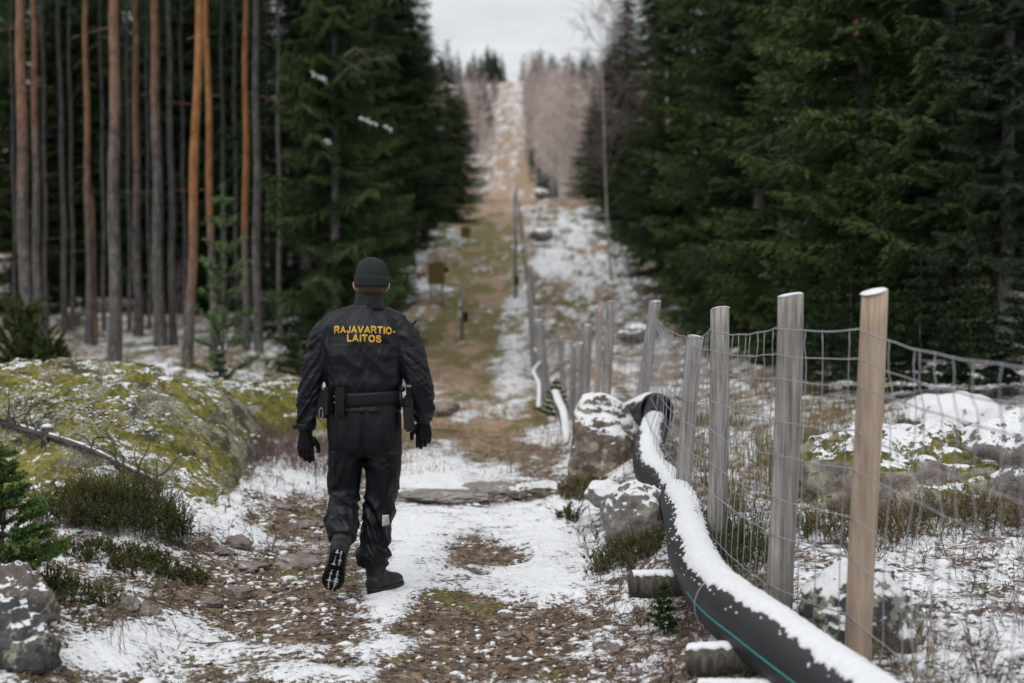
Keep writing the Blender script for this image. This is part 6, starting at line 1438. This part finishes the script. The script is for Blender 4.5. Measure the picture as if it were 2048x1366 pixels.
# --- moss: short upright shoots all over the two outcrops
t = NT('moss_shoots'); M_mossb = t.done(t.ramp(t.attr('tint'), [(0.0, (0.030, 0.032, 0.010)), (0.35, (0.105, 0.105, 0.024)), (0.65, (0.21, 0.19, 0.050)), (0.85, (0.30, 0.245, 0.075)), (1.0, (0.34, 0.22, 0.10))]), 0.85, spec=0.1)
lg = bpy.data.objects['mossy_ledge']; V2 = np.array([v.co[:] for v in lg.data.vertices])
def moss(name, Vs, n, lab):
    P = Vs[gr.integers(0, len(Vs), n)] + gr.normal(0, .013, (n, 3)) * [1, 1, .2]
    f = perlin(P[:, 0] * 1.4 + 11, P[:, 1] * 1.4, P[:, 2] * 2) + .6 * perlin(P[:, 0] * 5, P[:, 1] * 5 + 3, P[:, 2] * 5); k = f + .2 * gr.normal(size=n) > .0; P = P[k]; f = f[k]; n = len(P)
    d = gr.normal(0, .5, (n, 3)); d[:, 2] += 1; big = perlin(P[:, 0] * 2.2, P[:, 1] * 2.2 + 6, P[:, 2] * 2)
    quads_obj(name, blades(P - [0, 0, .004], d, gr.uniform(.006, .016, n), .007, gr), np.clip(.5 + .45 * big + gr.normal(0, .16, n), 0, 1), M_mossb, lab)
moss('moss_carpet', V_, 80000, 'yellow green moss shoots carpeting the large outcrop'); moss('moss_carpet', V2, 16000, 'yellow green moss shoots on the low ledge behind the person')
# --- dead branch lying on the slope of the outcrop, with its stub
_gbv = None
def see(px, py, lift=0.0):
    d = Vector(ray(px, py)); h = _bv.ray_cast(Vector((0, 0, CAMZ)), d.normalized()); x, y = hit(px, py); c = [np.array((x, y, gz1(x, y)))]
    if h[0]: c.append(np.array(h[0]))
    p = min(c, key=lambda q: q[1]); return p + [0, -.03, lift]
fb = empty('fallen_branch', tuple(see(200, 905))); tag(fb, 'grey dead branch with twigs lying across the foot of the outcrop', 'branch'); fo = see(200, 905)
mainb = spline(np.array([see(px, py, .03) for px, py in ((-30, 838), (40, 862), (110, 882), (180, 905), (240, 935), (290, 958), (335, 982))]), 40)
mainb = np.array([np.mean(mainb[max(0, i-3):i+4], 0) for i in range(40)])
bb = MB(); bb.add(*tube(mainb - fo, np.linspace(.026, .012, 40), 9)); bb.build('limb', M_dead, fb)
sn2 = MB(); sn2.add(*tube(mainb[6:36] - fo + [0, .002, .014], .013 * (.6 + .6 * gr.random(30)), 7)); sn2.build('snow_cover', M_snow, fb)
for k in range(26):
    i0 = gr.integers(3, 37); p = mainb[i0]; L = gr.uniform(.12, .5); d = np.array([gr.uniform(-.8, .8), gr.uniform(-.8, -.1), gr.uniform(.0, 1.0)]); d /= np.linalg.norm(d); pts = [p]
    for s in range(5): d = d + gr.normal(0, .35, 3); d /= np.linalg.norm(d); pts.append(pts[-1] + d * L / 5)
    mb = MB(); mb.add(*tube(spline(np.array(pts), 12) - fo, np.linspace(.007, .0025, 12), 5))
    for c in range(3):
        q0 = pts[gr.integers(1, 5)]; d2 = gr.normal(size=3); d2 /= np.linalg.norm(d2); mb.add(*tube(np.array([q0, q0 + d2 * L * .18, q0 + d2 * L * .3 + gr.normal(0, .02, 3)]) - fo, [.003, .0025, .0015], 4))
    mb.build('twig', M_dead, fb)
sp = see(96, 885); st = empty('stub', tuple(sp)); tag(st, 'short dead stub with a snow cap standing on the outcrop slope', 'tree stump')
mk('timber', *tube([(0, 0, -.08), (0, 0, .06), (.005, 0, .115)], [.042, .038, .036], 14), M_wood_dark, st); V0, F0 = ico(3); mk('snow_cap', V0 * [.038, .038, .018] + [.005, 0, .118], F0, M_snow, st)
# --- twigs lying about on the track
for k, (px, py, L, a) in enumerate([(800, 1195, .22, .3), (830, 1190, .2, 1.0), (930, 1100, .28, .8), (700, 955, .3, -.4), (1180, 1160, .25, .5), (1130, 1330, .3, .2), (520, 1230, .25, .1), (980, 1330, .2, -.5), (420, 1290, .3, .4), (1060, 1120, .2, 1.1), (330, 1215, .3, -.3)]):
    x, y = hit(px, py); d = np.array([math.cos(a), math.sin(a) * .8, 0]); s = np.linspace(-.5, .5, 7); P = np.stack([x + d[0] * s * L, y + d[1] * s * L, 0 * s], 1); P[:, :2] += gr.normal(0, .006, (7, 2)); P[:, 2] = gz(P[:, 0], P[:, 1]) + .012
    c = P.mean(0); e = mk('twig', *tube(P - c, np.linspace(.0045, .002, 7), 5), M_dead, ground); e.location = c
